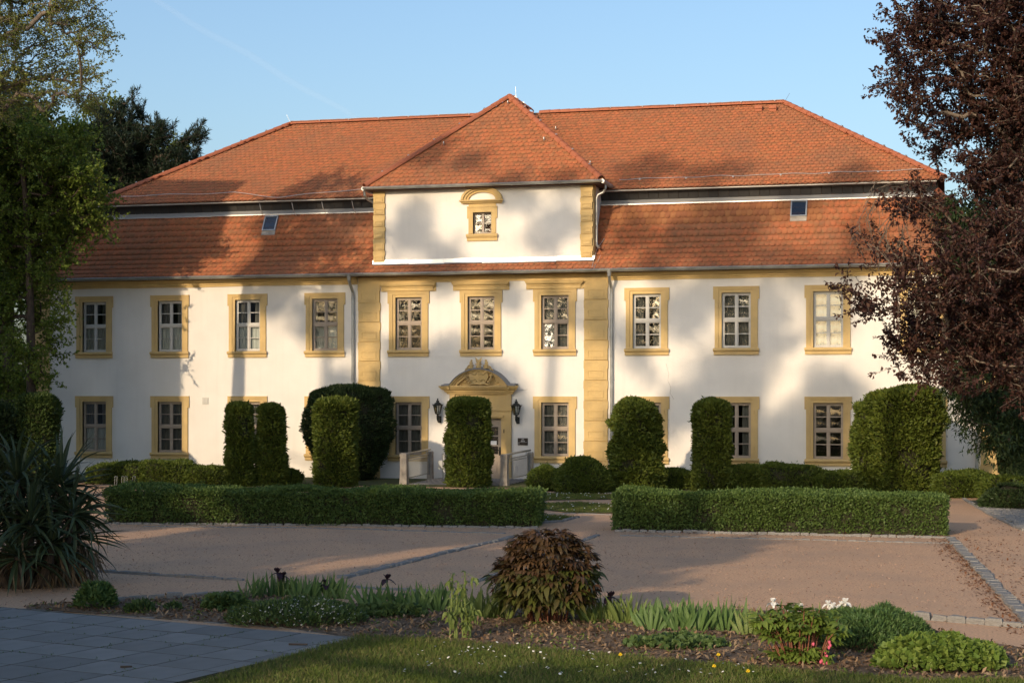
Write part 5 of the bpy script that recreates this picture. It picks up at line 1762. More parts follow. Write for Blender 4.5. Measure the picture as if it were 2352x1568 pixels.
# lime tree at the left corner
lb = [(50, 300, 60), (110, 350, 75), (30, 380, 80), (165, 320, 48), (60, 450, 90), (150, 420, 60), (200, 400, 42), (190, 470, 50), (232, 450, 28), (250, 500, 24), (215, 510, 36), (100, 530, 85), (30, 560, 75), (178, 545, 30),
      (60, 640, 62), (115, 630, 40), (18, 690, 45), (80, 725, 45), (140, 690, 22), (118, 780, 32), (25, 790, 40), (75, 830, 34), (155, 712, 14), (135, 815, 14), (10, 880, 46), (-40, 500, 120), (-40, 750, 80), (-30, 300, 90),
      (55, 900, 36), (100, 870, 22), (130, 745, 22), (160, 590, 26)]
LD = 54.3
base = ground(72, gdepth(1) and YH + F * CH / LD)
tree("lime_tree", "lime tree with light green leaves before the left corner of the house", [tuple(base), tuple(dep(72, 850, LD)), tuple(dep(68, 650, LD)), tuple(dep(58, 450, LD)), tuple(dep(40, 250, LD))], (.19, .06),
     blobs_px(lb, LD, 1.3), 2000, 40, .40, .10, .08, M["lime"], M["bark"], flat=.9, droop=.45, spray=-.3, tip=.006, gain=.47, shell=.05, maxr=.10)
# dark maple further back on the same side
mb_ = [(40, 300, 110), (140, 360, 80), (30, 480, 120), (150, 500, 70), (60, 620, 70), (-60, 600, 120), (120, 600, 40), (20, 860, 60), (-50, 800, 90), (60, 950, 60)]
base = dep(20, 1060, 66)
tree("maple_tree", "dark leafy tree behind the lime tree at the left edge", [(base.x, base.y, 0), tuple(dep(20, 700, 66)), tuple(dep(30, 450, 66)), tuple(dep(40, 300, 66))], (.3, .1), blobs_px(mb_, 66, 2.5), 900, 44, .6, .17, .13, M["lime_dark"], M["bark"], flat=.7, droop=.4, tip=.012, gain=.47, shell=.05, maxr=.2)
# taller spring-leaved tree, rooted outside at the left
sb = [(50, 30, 75), (150, 30, 65), (215, 55, 42), (20, 100, 60), (110, 95, 60), (195, 100, 45), (245, 90, 20), (60, 170, 60), (150, 165, 50), (215, 175, 35), (250, 195, 16), (30, 230, 60), (120, 230, 45), (180, 225, 38), (230, 235, 24),
      (-40, 60, 100), (-40, 200, 100), (90, -40, 90), (200, -20, 50)]
base = ground(-190, 1142)
tree("plane_tree", "tall tree with thin yellowish spring leaves in the top left corner", [tuple(base), tuple(dep(-185, 700, 46)), tuple(dep(-170, 350, 46)), tuple(dep(-120, 120, 46)), tuple(dep(-60, -150, 46))], (.36, .10),
     blobs_px(sb, 46, 1.6), 800, 40, .34, .062, .05, M["spring"], M["bark_pale"], flat=1, droop=.3, spray=.2, tip=.007, gain=.50, shell=.1, maxr=.14)
# pine and chestnut behind the house
pb = [(300, 232, 17), (275, 250, 18), (318, 262, 18), (240, 262, 22), (285, 285, 34), (232, 310, 40), (330, 320, 34), (378, 312, 20), (360, 290, 14), (260, 350, 50), (345, 365, 45), (395, 375, 34), (425, 330, 13), (420, 352, 16),
      (448, 298, 12), (452, 318, 14), (455, 345, 13), (440, 375, 20), (405, 405, 30), (300, 415, 60), (235, 400, 50), (320, 450, 50), (270, 470, 50), (380, 440, 35), (350, 400, 40), (300, 340, 40), (415, 420, 25), (370, 430, 40), (200, 330, 40), (180, 420, 50), (240, 470, 50), (170, 520, 40), (210, 560, 35), (140, 470, 40), (160, 600, 25)]
base = dep(280, 1060, 71)
tree("pine_tree", "dark blue-green pine rising behind the left roof end", [(base.x, base.y, 0), tuple(dep(280, 700, 71)), tuple(dep(275, 450, 71)), tuple(dep(285, 290, 71))], (.30, .08),
     blobs_px(pb, 71, 1.6), 1350, 95, .30, .22, .03, M["pine"], M["bark"], flat=.9, droop=-.25, spray=1.3, needle=True, tip=.02, gain=.45, shell=.25, maxr=.16)
hb = [(370, 297, 9, 5), (388, 308, 8, 5), (412, 330, 8, 5), (262, 232, 10, 5), (246, 300, 10, 5), (255, 430, 30, 5), (285, 452, 34, 5), (330, 455, 26, 5), (240, 370, 20, 5), (215, 250, 14, 5), (385, 345, 12, 5), (235, 300, 16, 5)]
base = dep(300, 1040, 77)
tree("chestnut_tree", "sunlit yellow-green chestnut showing behind the pine", [(base.x, base.y, 0), tuple(dep(300, 600, 77)), tuple(dep(300, 380, 77))], (.30, .1), blobs_px(hb, 72, .5), 90, 60, .5, .22, .11, M["chestnut"], M["bark"], flat=.6, droop=.3, tip=.02, shell=.1)
# dark undergrowth at the far left and scrub far behind
px_shrub("bush", "dark laurel bush at the left edge beyond the yucca", "bush", -90, 40, 925, 1116, dome, 14000, .13, .06, M["yew"], sq=2.4, rough=.15, seed=41, ragged=.2)
n = 26000
V_, Q_ = [], []
th = rng.uniform(0, 6.283, n)
P = np.stack([rng.uniform(-190, 150, n), rng.uniform(70, 110, n), np.zeros(n)], 1)
P[:, 2] = rng.uniform(0, 1, n) ** .8 * (4.0 + 1.6 * lump(P, .12))
V, Q = leaves(P, rdir(n), rdir(n), 1.0, .8)
tag(np_obj("treeline", V, Q, M["yew"]), kind="stuff")
# ------------------------------------------------------------------ yucca at the left
def blade(name, L, w, m, curl, n=5, fold=.35, w0=.7):
    """a sword leaf along +X from the origin, curling towards -Z, keeled."""
    V, Q = [], []
    for i in range(n + 1):
        t = i / n
        a = curl * t * t
        x, z = L * t * math.cos(a * .6), -L * t * math.sin(a) * .7
        ww = w * (w0 + (1 - w0) * min(1, t * 3)) * (1 - max(0, (t - .45) / .55) ** 1.6) + .002
        V += [(x, -ww / 2, z + ww * fold), (x, 0, z), (x, ww / 2, z + ww * fold)]
    for i in range(n):
        for q in (0, 1): Q.append((3 * i + q, 3 * i + q + 1, 3 * i + q + 4, 3 * i + q + 3))
    return np_mesh(name, np.array(V), np.array(Q), m)
yb = [blade("leaf", L, .055, M["yucca"], c) for L, c in ((.82, .25), (.88, .55), (.74, 1.0), (.80, .08))]
yd = [blade("leaf", L, .04, M["yucca_dry"], c) for L, c in ((.62, 1.2), (.55, .8))]
YD = gdepth(1352)
t = thing("yucca", ground(55, 1350), "large many-headed yucca with sword leaves at the left edge", "yucca")
heads = [(40, 1110, 0), (135, 1120, .1), (-40, 1150, .3), (165, 1180, -.1), (70, 1205, -.5), (-20, 1235, -.5), (120, 1250, -.45), (40, 1280, -.6), (170, 1235, .3), (100, 1165, .5), (20, 1180, .6)]
mb = MB()
foot = ground(60, 1345)
YV, YQ, cnt, ny = [], [], 0, 0
for hx, hy, dd in heads:
    c = dep(hx, hy, YD + dd + .3)
    mb.tube([(foot.x + (c.x - foot.x) * .5, foot.y + (c.y - foot.y) * .5, 0), (c.x * .9 + foot.x * .1, c.y * .9 + foot.y * .1, c.z * .6), tuple(c)], [.07, .06, .05], 7)
    for k in range(62):
        el = math.radians(random.choice((80, 60, 45, 30, 20, 10, 0, -10, -20, -35)) + random.uniform(-10, 10))
        az = random.uniform(0, 6.283)
        dry = el < math.radians(-22) and random.random() < .55
        me = random.choice(yd if dry else yb)
        p = (c.x + .05 * math.cos(az), c.y + .05 * math.sin(az), c.z + .10 * math.sin(el))
        rot = Matrix.Rotation(az, 4, "Z") @ Matrix.Rotation(-el, 4, "Y") @ Matrix.Rotation(random.uniform(-.5, .5), 4, "X")
        facing = -math.sin(az)
        if ny < 300 and (facing > -.1 or el > .6) and random.random() < .75:
            ny += 1
            inst(me, "leaf", t, p, rot.to_euler(), random.uniform(.85, 1.1))
        else:
            A = np.empty(len(me.vertices) * 3, np.float32); me.vertices.foreach_get("co", A); A = A.reshape(-1, 3)
            R = np.array(rot)[:3, :3]
            YV.append(A @ R.T + np.array(p)); YQ.append((dry, len(A)))
mb.obj("stem", M["bark"], t)
for dry in (False, True):
    vs_ = [v for v, q in zip(YV, YQ) if q[0] == dry]
    V = np.concatenate(vs_); k = len(vs_)
    q0 = np.array([(3 * i + q, 3 * i + q + 1, 3 * i + q + 4, 3 * i + q + 3) for i in range(5) for q in (0, 1)])
    Q = (q0[None] + (np.arange(k) * 18)[:, None, None]).reshape(-1, 4)
    tag(np_obj("dry_foliage" if dry else "foliage", V, Q, M["yucca_dry" if dry else "yucca"], t), kind="stuff")
# dead skirt
n = 1300
th = rng.uniform(0, 6.283, n); rr = rng.uniform(.1, 1, n) ** .5 * .85
P = np.stack([foot.x + np.cos(th) * rr, foot.y + .35 + np.sin(th) * rr * .8, rng.uniform(.05, .75, n)], 1)
V, Q = leaves(P, unit(np.stack([np.cos(th) * .4, np.sin(th) * .4, np.full(n, -1.0)], 1) + rdir(n) * .35), rdir(n), rng.uniform(.3, .6, n), .03)
tag(np_obj("dead_leaves", V, Q, M["yucca_dry"], t), kind="stuff")

# ------------------------------------------------------------------ the dark-leaved peony
def compound(name, m, nl, L, W, droop):
    """a spray of leaflets on a short stalk along +X."""
    V, Q = [], []
    for k in range(nl):
        a = (k - (nl - 1) / 2) * (2.0 / max(1, nl - 1))
        b = L * (.35 if abs(a) < .1 else .22)
        o = np.array([b * math.cos(a), b * math.sin(a), 0])
        l = L * (1.0 - .25 * abs(a))
        for i in range(4):
            tt = i / 3
            ww = W * (0.15, 1.0, .8, .05)[i]
            p = o + np.array([math.cos(a) * l * tt, math.sin(a) * l * tt, -droop * l * tt * tt + .03 * L])
            s = np.array([-math.sin(a), math.cos(a), 0]) * ww / 2
            V += [p - s + [0, 0, .18 * ww], p, p + s + [0, 0, .18 * ww]]
        kk = k * 12
        for i in range(3):
            for q in (0, 1): Q.append((kk + 3 * i + q, kk + 3 * i + q + 1, kk + 3 * i + q + 4, kk + 3 * i + q + 3))
    return np_mesh(name, np.array(V), np.array(Q), m)
pm = [compound("leaf", M["peony"], nl, L, L * .42, dr) for nl, L, dr in ((5, .12, .5), (5, .11, .8), (3, .12, .6), (5, .10, .1))]
pgm = [compound("leaf", M["peony_green"], nl, L, L * .46, dr) for nl, L, dr in ((5, .14, .6), (3, .15, .8))]
pc = ground(1258, 1436)
pc = pc + Vector((FW[0], FW[1], 0)) * .3
t = thing("peony", pc, "big bronze-leaved peony bush in the middle of the flower bed", "peony")
PR, PH = .57, 1.10
mb = MB()
ends = []
for k in range(46):
    a, r = random.uniform(0, 6.283), random.uniform(0, 1) ** .5
    b0 = (pc.x + .24 * math.cos(a) * r, pc.y + .2 * math.sin(a) * r, 0)
    z1 = PH * (.98 - .38 * r * r) * random.uniform(.85, 1.02)
    e = (pc.x + PR * .85 * math.cos(a) * r, pc.y + PR * .85 * math.sin(a) * r, z1)
    mb.tube([b0, (b0[0] * .6 + e[0] * .4, b0[1] * .6 + e[1] * .4, z1 * .55), e], [.011, .009, .005], 5, False)
    ends.append(e)
mb.obj("stem", M["stem_red"], t)
A, cnt = [], 0
items = []
for k in range(1050):
    z = random.uniform(.16, 1.0) ** .85 + random.uniform(-.03, .05)
    a = random.uniform(0, 6.283)
    rr = PR * max(.02, 1 - max(0, (z - .40) / .66) ** 2.0) ** .5 * (0.60 + .40 * min(1, z / .45)) * (1.10 - random.uniform(0, 1) ** 1.6 * .48) * (1 + .10 * math.sin(a * 5 + z * 9))
    items.append((pc.x + rr * math.cos(a), pc.y + rr * math.sin(a), z * PH, a, z))
items.sort(key=lambda q: -(math.sin(q[3]) * -1) * 1.0 - random.uniform(0, .5))
RV = {"b": [], "g": []}
for k, (x, y, z, a, f) in enumerate(items):
    green = f < .62 and random.random() < .65
    me = random.choice(pgm if green else pm)
    rot = Matrix.Rotation(a + random.uniform(-.7, .7), 4, "Z") @ Matrix.Rotation(random.uniform(-.7, .3) + (.05 if f > .8 else .05), 4, "Y") @ Matrix.Rotation(random.uniform(-.4, .4), 4, "X")
    s = random.uniform(.8, 1.2)
    if k < 300: inst(me, "leaf", t, (x, y, z), rot.to_euler(), s)
    else:
        B = np.empty(len(me.vertices) * 3, np.float32); me.vertices.foreach_get("co", B); B = B.reshape(-1, 3)
        RV["g" if green else "b"].append((B @ np.array(rot)[:3, :3].T * s + np.array([x, y, z])))
for key in RV:
    V = np.concatenate(RV[key]); k = len(V) // 12
    q0 = np.array([(3 * i + q, 3 * i + q + 1, 3 * i + q + 4, 3 * i + q + 3) for i in range(3) for q in (0, 1)])
    tag(np_obj("foliage", V, (q0[None] + (np.arange(k) * 12)[:, None, None]).reshape(-1, 4), M["peony" if key == "b" else "peony_green"], t), kind="stuff")

# ------------------------------------------------------------------ irises
ib = {k: [blade("leaf", .46 * f, .055, M[k], c, 5, .15, .6) for f, c in ((1, .05), (.9, .3), (1.08, .15), (.8, .6))] for k in ("iris", "iris_light")}
def petal(mb, c, L, w, az, el, curl):
    d = Vector((math.cos(az) * math.cos(el), math.sin(az) * math.cos(el), math.sin(el)))
    s = Vector((-math.sin(az), math.cos(az), 0))
    k = len(mb.v)
    for i in range(5):
        tt = i / 4
        ww = w * (.2, .75, 1, .8, .25)[i]
        p = c + d * L * tt + Vector((0, 0, curl * L * tt * tt))
        mb.v += [tuple(p - s * ww / 2 + Vector((0, 0, .012))), tuple(p), tuple(p + s * ww / 2 + Vector((0, 0, .012)))]
    for i in range(4):
        for q in (0, 1): mb.f.append((k + 3 * i + q, k + 3 * i + q + 1, k + 3 * i + q + 4, k + 3 * i + q + 3))
def iris_flower(c, m, s=1.0):
    mb = MB()
    c = Vector(c)
    a0 = random.uniform(0, 2)
    for k in range(3):
        petal(mb, c, .085 * s, .075 * s, a0 + k * 2.094, 1.1, -.25)
        petal(mb, c, .095 * s, .075 * s, a0 + 1.05 + k * 2.094, .15, -.75)
    mb.tube([c - Vector((0, 0, .07)), c], [.008, .014], 6)
    return mb
def iris_clump(label, x0, x1, yb, hpx, n, key, flowers=(), fm="petal_dark"):
    flowers = [(a_, b_, c_ * (.66 if fm == "petal_white" else 1)) for a_, b_, c_ in flowers]
    d = gdepth(yb)
    a, b = ground(x0, yb), ground(x1, yb)
    t = thing("iris_clump", (a + b) / 2, label, "iris", "irises in the flower bed")
    h = hpx * d / F
    nf = max(2, n // 7)
    k = 0
    dirv = (b - a)
    fw = Vector((FW[0], FW[1], 0))
    for f in range(nf):
        c = a + dirv * ((f + random.uniform(.2, .8)) / nf) + fw * random.uniform(.05, .38)
        yaw = random.gauss(0, .7)
        for q in range(n // nf + 1):
            lean = (q - n / nf / 2) * .16 + random.uniform(-.08, .08)
            me = random.choice(ib[key])
            s = h / .46 * random.uniform(.72, 1.08)
            rot = Matrix.Rotation(PSI + yaw + random.uniform(-.4, .4), 4, "Z") @ Matrix.Rotation(lean, 4, "Y") @ Matrix.Rotation(random.uniform(-.15, .15), 4, "X") @ Matrix.Rotation(math.pi / 2, 4, "Z") @ Matrix.Rotation(-math.pi / 2, 4, "Y")
            inst(me, "leaf", t, (c.x + lean * .13, c.y + random.uniform(-.05, .05), -.005), rot.to_euler(), s)
    for px, py, s in flowers:
        c = dep(px, py, d + .15)
        mb = iris_flower(c, fm, s); mb.obj("flower", M[fm], t)
        mb = MB(); mb.tube([(c.x + .02, c.y, 0), (c.x, c.y, c.z - .05)], .008, 5); mb.obj("stalk", M["stem_green"], t)
iris_clump("wide iris clump with black flowers at the left end of the bed", 562, 790, 1376, 58, 120, "iris", ((638, 1316, 1.3), (650, 1324, 1.1), (748, 1342, 1.2)))
iris_clump("iris clump in shade with one black flower, left of the tall pale shoots", 822, 1035, 1406, 66, 110, "iris", ((889, 1331, 1.25),))
iris_clump("sunlit yellow-green iris clump between the pale shoots and the peony", 1062, 1165, 1424, 70, 60, "iris_light")
iris_clump("iris clump right of the peony, with a black flower", 1345, 1480, 1434, 66, 75, "iris_light", ((1402, 1372, 1.3),))
iris_clump("broad iris clump between the peony and the white irises", 1480, 1716, 1452, 74, 130, "iris")
iris_clump("iris clump with white flowers behind the green leafy shrub", 1712, 1960, 1462, 72, 70, "iris_light",
           ((1776, 1384, 1.4), (1817, 1400, .9), (1838, 1396, 1.3), (1902, 1388, 1.2), (1914, 1392, 1.1), (1942, 1384, 1.4), (1932, 1389, 1.1)), "petal_white")

# ------------------------------------------------------------------ smaller bed plants
def mound(name, label, cat, x0, x1, yt, yb, n, L, W, m, ry=.35, flat=.5, flowers=None, stems=None, rough=.18, updir=.4):
    d = gdepth(yb)
    c = ground((x0 + x1) / 2, yb) + Vector((FW[0], FW[1], 0)) * ry * .8
    rx, h = (x1 - x0) / 2 * d / F, (yb - yt) * d / F
    h = max(.06, h - ry * 1.3 * CH / d)
    t = thing(name, c, label, cat)
    th, u = rng.uniform(0, 6.283, n), rng.uniform(0, 1, n) ** .5
    k = 1 - rng.uniform(0, 1, n) ** 2.5 * .7
    P = np.stack([np.cos(th) * u * rx, np.sin(th) * u * ry, np.zeros(n)], 1)
    C = np.array(list(c))
    top = h * np.sqrt(np.maximum(0.02, 1 - u ** 3.2)) * (1 + rough * lump(P + C, 14 / max(.6, rx)))
    P[:, 2] = np.maximum(.015, top * k)
    out = unit(np.stack([np.cos(th) * u, np.sin(th) * u, np.full(n, .6)], 1))
    D = unit(out * .6 + rdir(n) * .7 + np.array([0, 0, updir]))
    N = unit(out * .5 + np.array([0, 0, .6]) + rdir(n) * .6)
    cr, sr = math.cos(PSI), math.sin(PSI)
    R = np.array([[cr, -sr, 0], [sr, cr, 0], [0, 0, 1]])
    P, D, N = P @ R.T, D @ R.T, N @ R.T
    sz = rng.uniform(.6, 1.3, n)
    V, Q = leaves(P + C, D, N, L * sz, W * sz)
    np_obj("foliage", V, Q, m, t)
    if flowers:
        nf, fs, fm = flowers
        q = rng.choice(n, nf)
        Pf = P[q].copy(); Pf[:, 2] = np.maximum(Pf[:, 2], top[q] * .96) + .02
        V, Q = leaves(Pf + C - np.array([fs / 2, 0, 0]), np.tile([1.0, 0, .3], (nf, 1)), unit(rdir(nf) * .6 + np.array([0, -.6, .8])), fs, fs * .9, .05)
        tag(np_obj("flowers", V, Q, M[fm], t), kind="stuff")
    return t
mound("woodruff_clump", "broad cushion of tiny white flowers in front of the left irises", "flower clump", 508, 835, 1378, 1441, 6500, .075, .022, M["geranium"], .50, flowers=(560, .028, "petal_white"))
mound("cranesbill", "low round-leaved plant in shade between white flower cushion and pale shoots", "perennial", 812, 975, 1390, 1420, 900, .075, .075, M["geranium"], .25, updir=.1)
mound("cranesbill", "dark round-leaved plant at the left end of the irises", "perennial", 462, 566, 1368, 1404, 700, .085, .085, M["geranium"], .25, updir=.1)
mound("perennial", "bushy grey-green plant at the left end of the bed, by the slabs", "perennial", 166, 254, 1344, 1402, 1300, .085, .03, M["iris"], .28)
mound("perennial", "small feathery green plant beside the bushy one at the left", "perennial", 283, 348, 1382, 1410, 500, .07, .022, M["geranium"], .2)
mound("perennial", "tiniest seedling plant on the bare soil at the left", "perennial", 374, 412, 1386, 1404, 200, .06, .02, M["geranium"], .14)
mound("cranesbill", "dark low round-leaved plant in front of the broad iris clump", "perennial", 1440, 1672, 1462, 1492, 900, .075, .07, M["geranium"], .34, updir=.1)
mound("spurge_mound", "dense blue-green cushion at the right of the bed", "perennial", 1878, 2168, 1396, 1497, 15000, .075, .014, M["spurge"], .62, rough=.12)
mound("cranesbill", "bright green lobed-leaved plant at the right end of the bed", "perennial", 2028, 2335, 1462, 1545, 4200, .075, .06, M["fresh"], .48, updir=.25)
mound("seedling", "single yellowish shoot on the soil left of the pale shoots", "seedling", 1596, 1606, 1440, 1444, 8, .02, .01, M["fresh"], .03)
# tree peony: light green compound leaves on brown stalks
def stalks(name, label, cat, x0, x1, yt, yb, nst, meshes, per, stem_m, fan=.5, lz=.25, group=None):
    d = gdepth(yb)
    c = ground((x0 + x1) / 2, yb) + Vector((FW[0], FW[1], 0)) * .25
    rx, h = (x1 - x0) / 2 * d / F, (yb - yt) * d / F
    t = thing(name, c, label, cat, group)
    mb = MB()
    for k in range(nst):
        a = random.uniform(0, 6.283); r = random.uniform(.15, 1)
        b0 = Vector((c.x + rx * .35 * r * math.cos(a), c.y + .12 * math.sin(a), 0))
        hh = h * random.uniform(.6, 1.0)
        e = Vector((c.x + rx * r * math.cos(a) * .85, c.y + .3 * r * math.sin(a), hh))
        mid = b0 * .55 + e * .45; mid.z = hh * .6
        mb.tube([b0, mid, e], [.010, .008, .004], 5, False)
        for q in range(per):
            tt = lz + (1 - lz) * (q + random.random()) / per
            p = (b0 * (1 - tt) + mid * tt if tt < .5 else mid * (2 - 2 * tt) + e * (2 * tt - 1))
            rot = Matrix.Rotation(random.uniform(0, 6.283), 4, "Z") @ Matrix.Rotation(random.uniform(-.6, .3), 4, "Y") @ Matrix.Rotation(random.uniform(-.4, .4), 4, "X")
            inst(random.choice(meshes), "leaf", t, tuple(p), rot.to_euler(), random.uniform(.8, 1.25))
    mb.obj("stem", stem_m, t)
    return t
fm = [compound("leaf", M["fresh"], nl, L, L * .40, dr) for nl, L, dr in ((5, .13, .35), (7, .12, .2), (5, .11, .6))]
stalks("tree_peony", "light green leafy shrub on brown stalks before the white irises", "shrub", 1700, 1998, 1396, 1532, 46, fm, 7, M["stem_red"])
# tall pale shoots: drooping heads
t = thing("lily_shoots", ground(1062, 1470), "tall pale green shoots with nodding leaf heads left of the peony", "perennial")
hm = [compound("leaf", M["iris_light"], 3, .10, .055, 1.2), compound("leaf", M["iris_light"], 2, .09, .05, .8)]
d = gdepth(1468)
for px, ptop, tipdx in ((1040, 1318, -6), (1052, 1335, 8), (1068, 1312, 22), (1060, 1380, 0), (1078, 1400, 8), (1046, 1400, -8), (1085, 1385, 6), (1033, 1390, -4), (1070, 1420, 3)):
    b0 = dep(px * .75 + 1056 * .25 + random.uniform(-12, 12), 1466, d); b0.z = 0
    e = dep(px, ptop, d)
    tip = dep(px + tipdx, ptop + 14, d - .05)
    mb = MB(); mb.tube([b0, b0 * .4 + e * .6, e, tip], [.011, .010, .008, .004], 6, False); mb.obj("stem", M["stem_green"], t)
    for q in range(7):
        tt = .62 + .38 * q / 6
        p = b0 * (1 - tt) + e * tt
        inst(random.choice(hm), "leaf", t, tuple(p), (Matrix.Rotation(random.uniform(0, 6.28), 4, "Z") @ Matrix.Rotation(random.uniform(-.7, .5), 4, "Y")).to_euler(), random.uniform(.4, .7))
    for q in range(3):
        inst(random.choice(hm), "leaf", t, tuple(tip), (Matrix.Rotation(random.uniform(0, 6.28), 4, "Z") @ Matrix.Rotation(random.uniform(.5, 1.2), 4, "Y")).to_euler(), random.uniform(.7, 1.0))
# bleeding heart
t = thing("bleeding_heart", ground(1893, 1530), "small plant with pink hanging flowers before the blue-green cushion", "flower")
d = gdepth(1528)
mb = MB()
for px, py in ((1905, 1480), (1888, 1500), (1880, 1494)):
    mb.tube([ground(1890, 1528), dep((px + 1890) / 2, (py + 1500) / 2 - 5, d), dep(px, py, d)], .005, 5, False)
mb.obj("stem", M["stem_red"], t)
for px, py in ((1905, 1474), (1907, 1481), (1904, 1486), (1896, 1497), (1899, 1506), (1888, 1516), (1894, 1520), (1899, 1522), (1885, 1519), (1892, 1525), (1868, 1478)):
    c = dep(px, py, d); mb = MB(); mb.ball(c, .016, .012, .02, 7, 5); mb.obj("flower", M["petal_pink"], t)
for q in range(14):
    p = dep(random.uniform(1860, 1912), random.uniform(1490, 1522), d)
    inst(random.choice(fm), "leaf", t, tuple(p), (random.uniform(-.4, .4), random.uniform(-.5, .2), random.uniform(0, 6.28)), .45)
# sticks on the slabs
for px, py, l, a, lab in ((685, 1488, .22, .1, "short dark stick lying on the slabs near their right corner"), (290, 1540, .12, .4, "small twig lying in the middle of the slabs")):
    p = ground(px, py); mb = MB()
    mb.tube([(p.x - l / 2 * math.cos(a), p.y - l / 2 * math.sin(a), .047), (p.x + l / 2 * math.cos(a), p.y + l / 2 * math.sin(a), .047)], [.012, .009], 6)
    tag(mb.obj("stick", M["bark"]), lab, "stick")

# ------------------------------------------------------------------ grass and its flowers
P = scatter([q for q in LAWN_F[:6]] + [Vector((15.2, -37.6, 0)), Vector((6.8, -39.6, 0)), g(474, 1568)], 150000)
n = len(P); P[:, 2] = .012
V, Q = leaves(P, unit(np.array([0, 0, 1.0]) + rdir(n) * .55), rdir(n), rng.uniform(.04, .095, n), .009, .3)
tag(np_obj("grass", V, Q, M["grass"]), kind="stuff")
PP = [scatter(l, 30000) for l in LAWNS]
P = np.concatenate(PP); n = len(P); P[:, 2] = .01
V, Q = leaves(P, unit(np.array([0, 0, 1.0]) + rdir(n) * .5), rdir(n), rng.uniform(.04, .08, n), .014, .3)
tag(np_obj("grass", V, Q, M["grass"]), kind="stuff")
P = P[rng.choice(n, 420)]; P[:, 2] = .07
V, Q = leaves(P, np.tile([1.0, 0, .1], (420, 1)), np.tile([0, -.5, .8], (420, 1)), .035, .032, .02)
tag(np_obj("daisies", V, Q, M["petal_white"]), kind="stuff")
# weeds in the slab joints and tufts along edges
P = np.array([list(grid(i + random.gauss(0, .03), random.uniform(-2, 6))) + [.03] for i in list(range(0, 9)) * 14] + [list(grid(random.uniform(0, 9), j + random.gauss(0, .03))) + [.03] for j in list(range(-2, 6)) * 14])
P = np.repeat(P, 3, 0) + rng.normal(size=(len(P) * 3, 3)) * np.array([.03, .03, 0])
n = len(P)
V, Q = leaves(P, unit(np.array([0, 0, .8]) + rdir(n)), rdir(n), .03, .012)
tag(np_obj("weeds", V, Q, M["geranium"]), kind="stuff")
def daisy_mesh():
    mb = MB()
    k = 9
    mb.v = [(0, 0, .006)] + [(.014 * math.cos(i * 6.283 / k), .014 * math.sin(i * 6.283 / k), .0) for i in range(k)]
    mb.f = [(0, 1 + i, 1 + (i + 1) % k) for i in range(k)]
    return mb.mesh("daisy", M["petal_white"])
DM = daisy_mesh()
spots = [(1110, 1502), (1122, 1508), (1060, 1512), (1075, 1510), (1090, 1514), (1128, 1500), (1055, 1520), (1085, 1505), (1215, 1503), (1225, 1512), (1300, 1498), (1318, 1505), (1352, 1510), (1340, 1522), (1360, 1530),
         (1100, 1540), (1045, 1560), (1195, 1548), (1260, 1552), (1395, 1545), (1425, 1520), (1470, 1540), (1520, 1545), (1545, 1520), (1560, 1555), (1610, 1562), (1660, 1560), (1690, 1546), (1730, 1560),
         (1575, 1530), (1640, 1548), (1250, 1528), (1290, 1562), (1140, 1525), (1160, 1562), (985, 1545), (960, 1520), (930, 1555), (1000, 1500), (1330, 1560), (1440, 1560), (1505, 1562), (1010, 1530)]
for px, py in spots + [(p[0] + random.uniform(-30, 30), p[1] + random.uniform(-10, 10)) for p in spots]:
    p = ground(px, py)
    if not in_poly(np.array([list(p)]), LAWN_F)[0]: continue
    o = inst(DM, "daisy", None, (p.x, p.y, .085), (random.uniform(.2, .7), random.uniform(-.4, .4), random.uniform(0, 6)), random.uniform(.8, 1.2))
    tag(o, "white daisy among the grass of the front lawn", "daisy", "daisies in the front lawn")
def dandelion(px, py, lab):
    p = ground(px, py)
    t = thing("dandelion", p, lab, "dandelion", "dandelions in the front lawn")
    mb = MB(); c = Vector((p.x, p.y, .08))
    for k in range(24):
        a, e = k * 2.4, .15 + (k % 6) * .22
        petal(mb, c, .021, .010, a, e, .1)
    mb.obj("flower", M["petal_yellow"], t)
    mb = MB(); mb.tube([(p.x, p.y, 0), tuple(c)], .004, 5); mb.obj("stalk", M["stem_green"], t)
dandelion(1425, 1522, "leftmost dandelion, just at the bed edge right of the peony")
dandelion(1640, 1549, "dandelion at the bottom edge among daisies")
dandelion(1718, 1561, "rightmost yellow dandelion at the bottom edge")
dandelion(1650, 1522, "small dandelion closest to the bark mulch")

# ------------------------------------------------------------------ vapour trail high up
t = MB()
a, b = dep(300, -30, 3200), dep(830, 280, 3200)
pts = [a + (b - a) * (i / 12) + Vector((0, 0, 3 * math.sin(i * 1.3))) for i in range(13)]
m = bpy.data.materials.new("thin_vapour"); m.use_nodes = True
n_, l_ = m.node_tree.nodes, m.node_tree.links
n_.remove(n_["Principled BSDF"])
tr = n_.new("ShaderNodeBsdfTransparent"); df = n_.new("ShaderNodeBsdfDiffuse"); df.inputs[0].default_value = (.9, .9, .9, 1)
mx = n_.new("ShaderNodeMixShader"); mx.inputs[0].default_value = .012
l_.new(tr.outputs[0], mx.inputs[1]); l_.new(df.outputs[0], mx.inputs[2]); l_.new(mx.outputs[0], n_["Material Output"].inputs[0])
t.tube(pts, [5 + 2.5 * math.sin(i / 12 * 3.1) for i in range(13)], 12)
tag(t.obj("contrail", m, smooth=True), "faint white vapour trail slanting across the blue sky", "vapour trail")

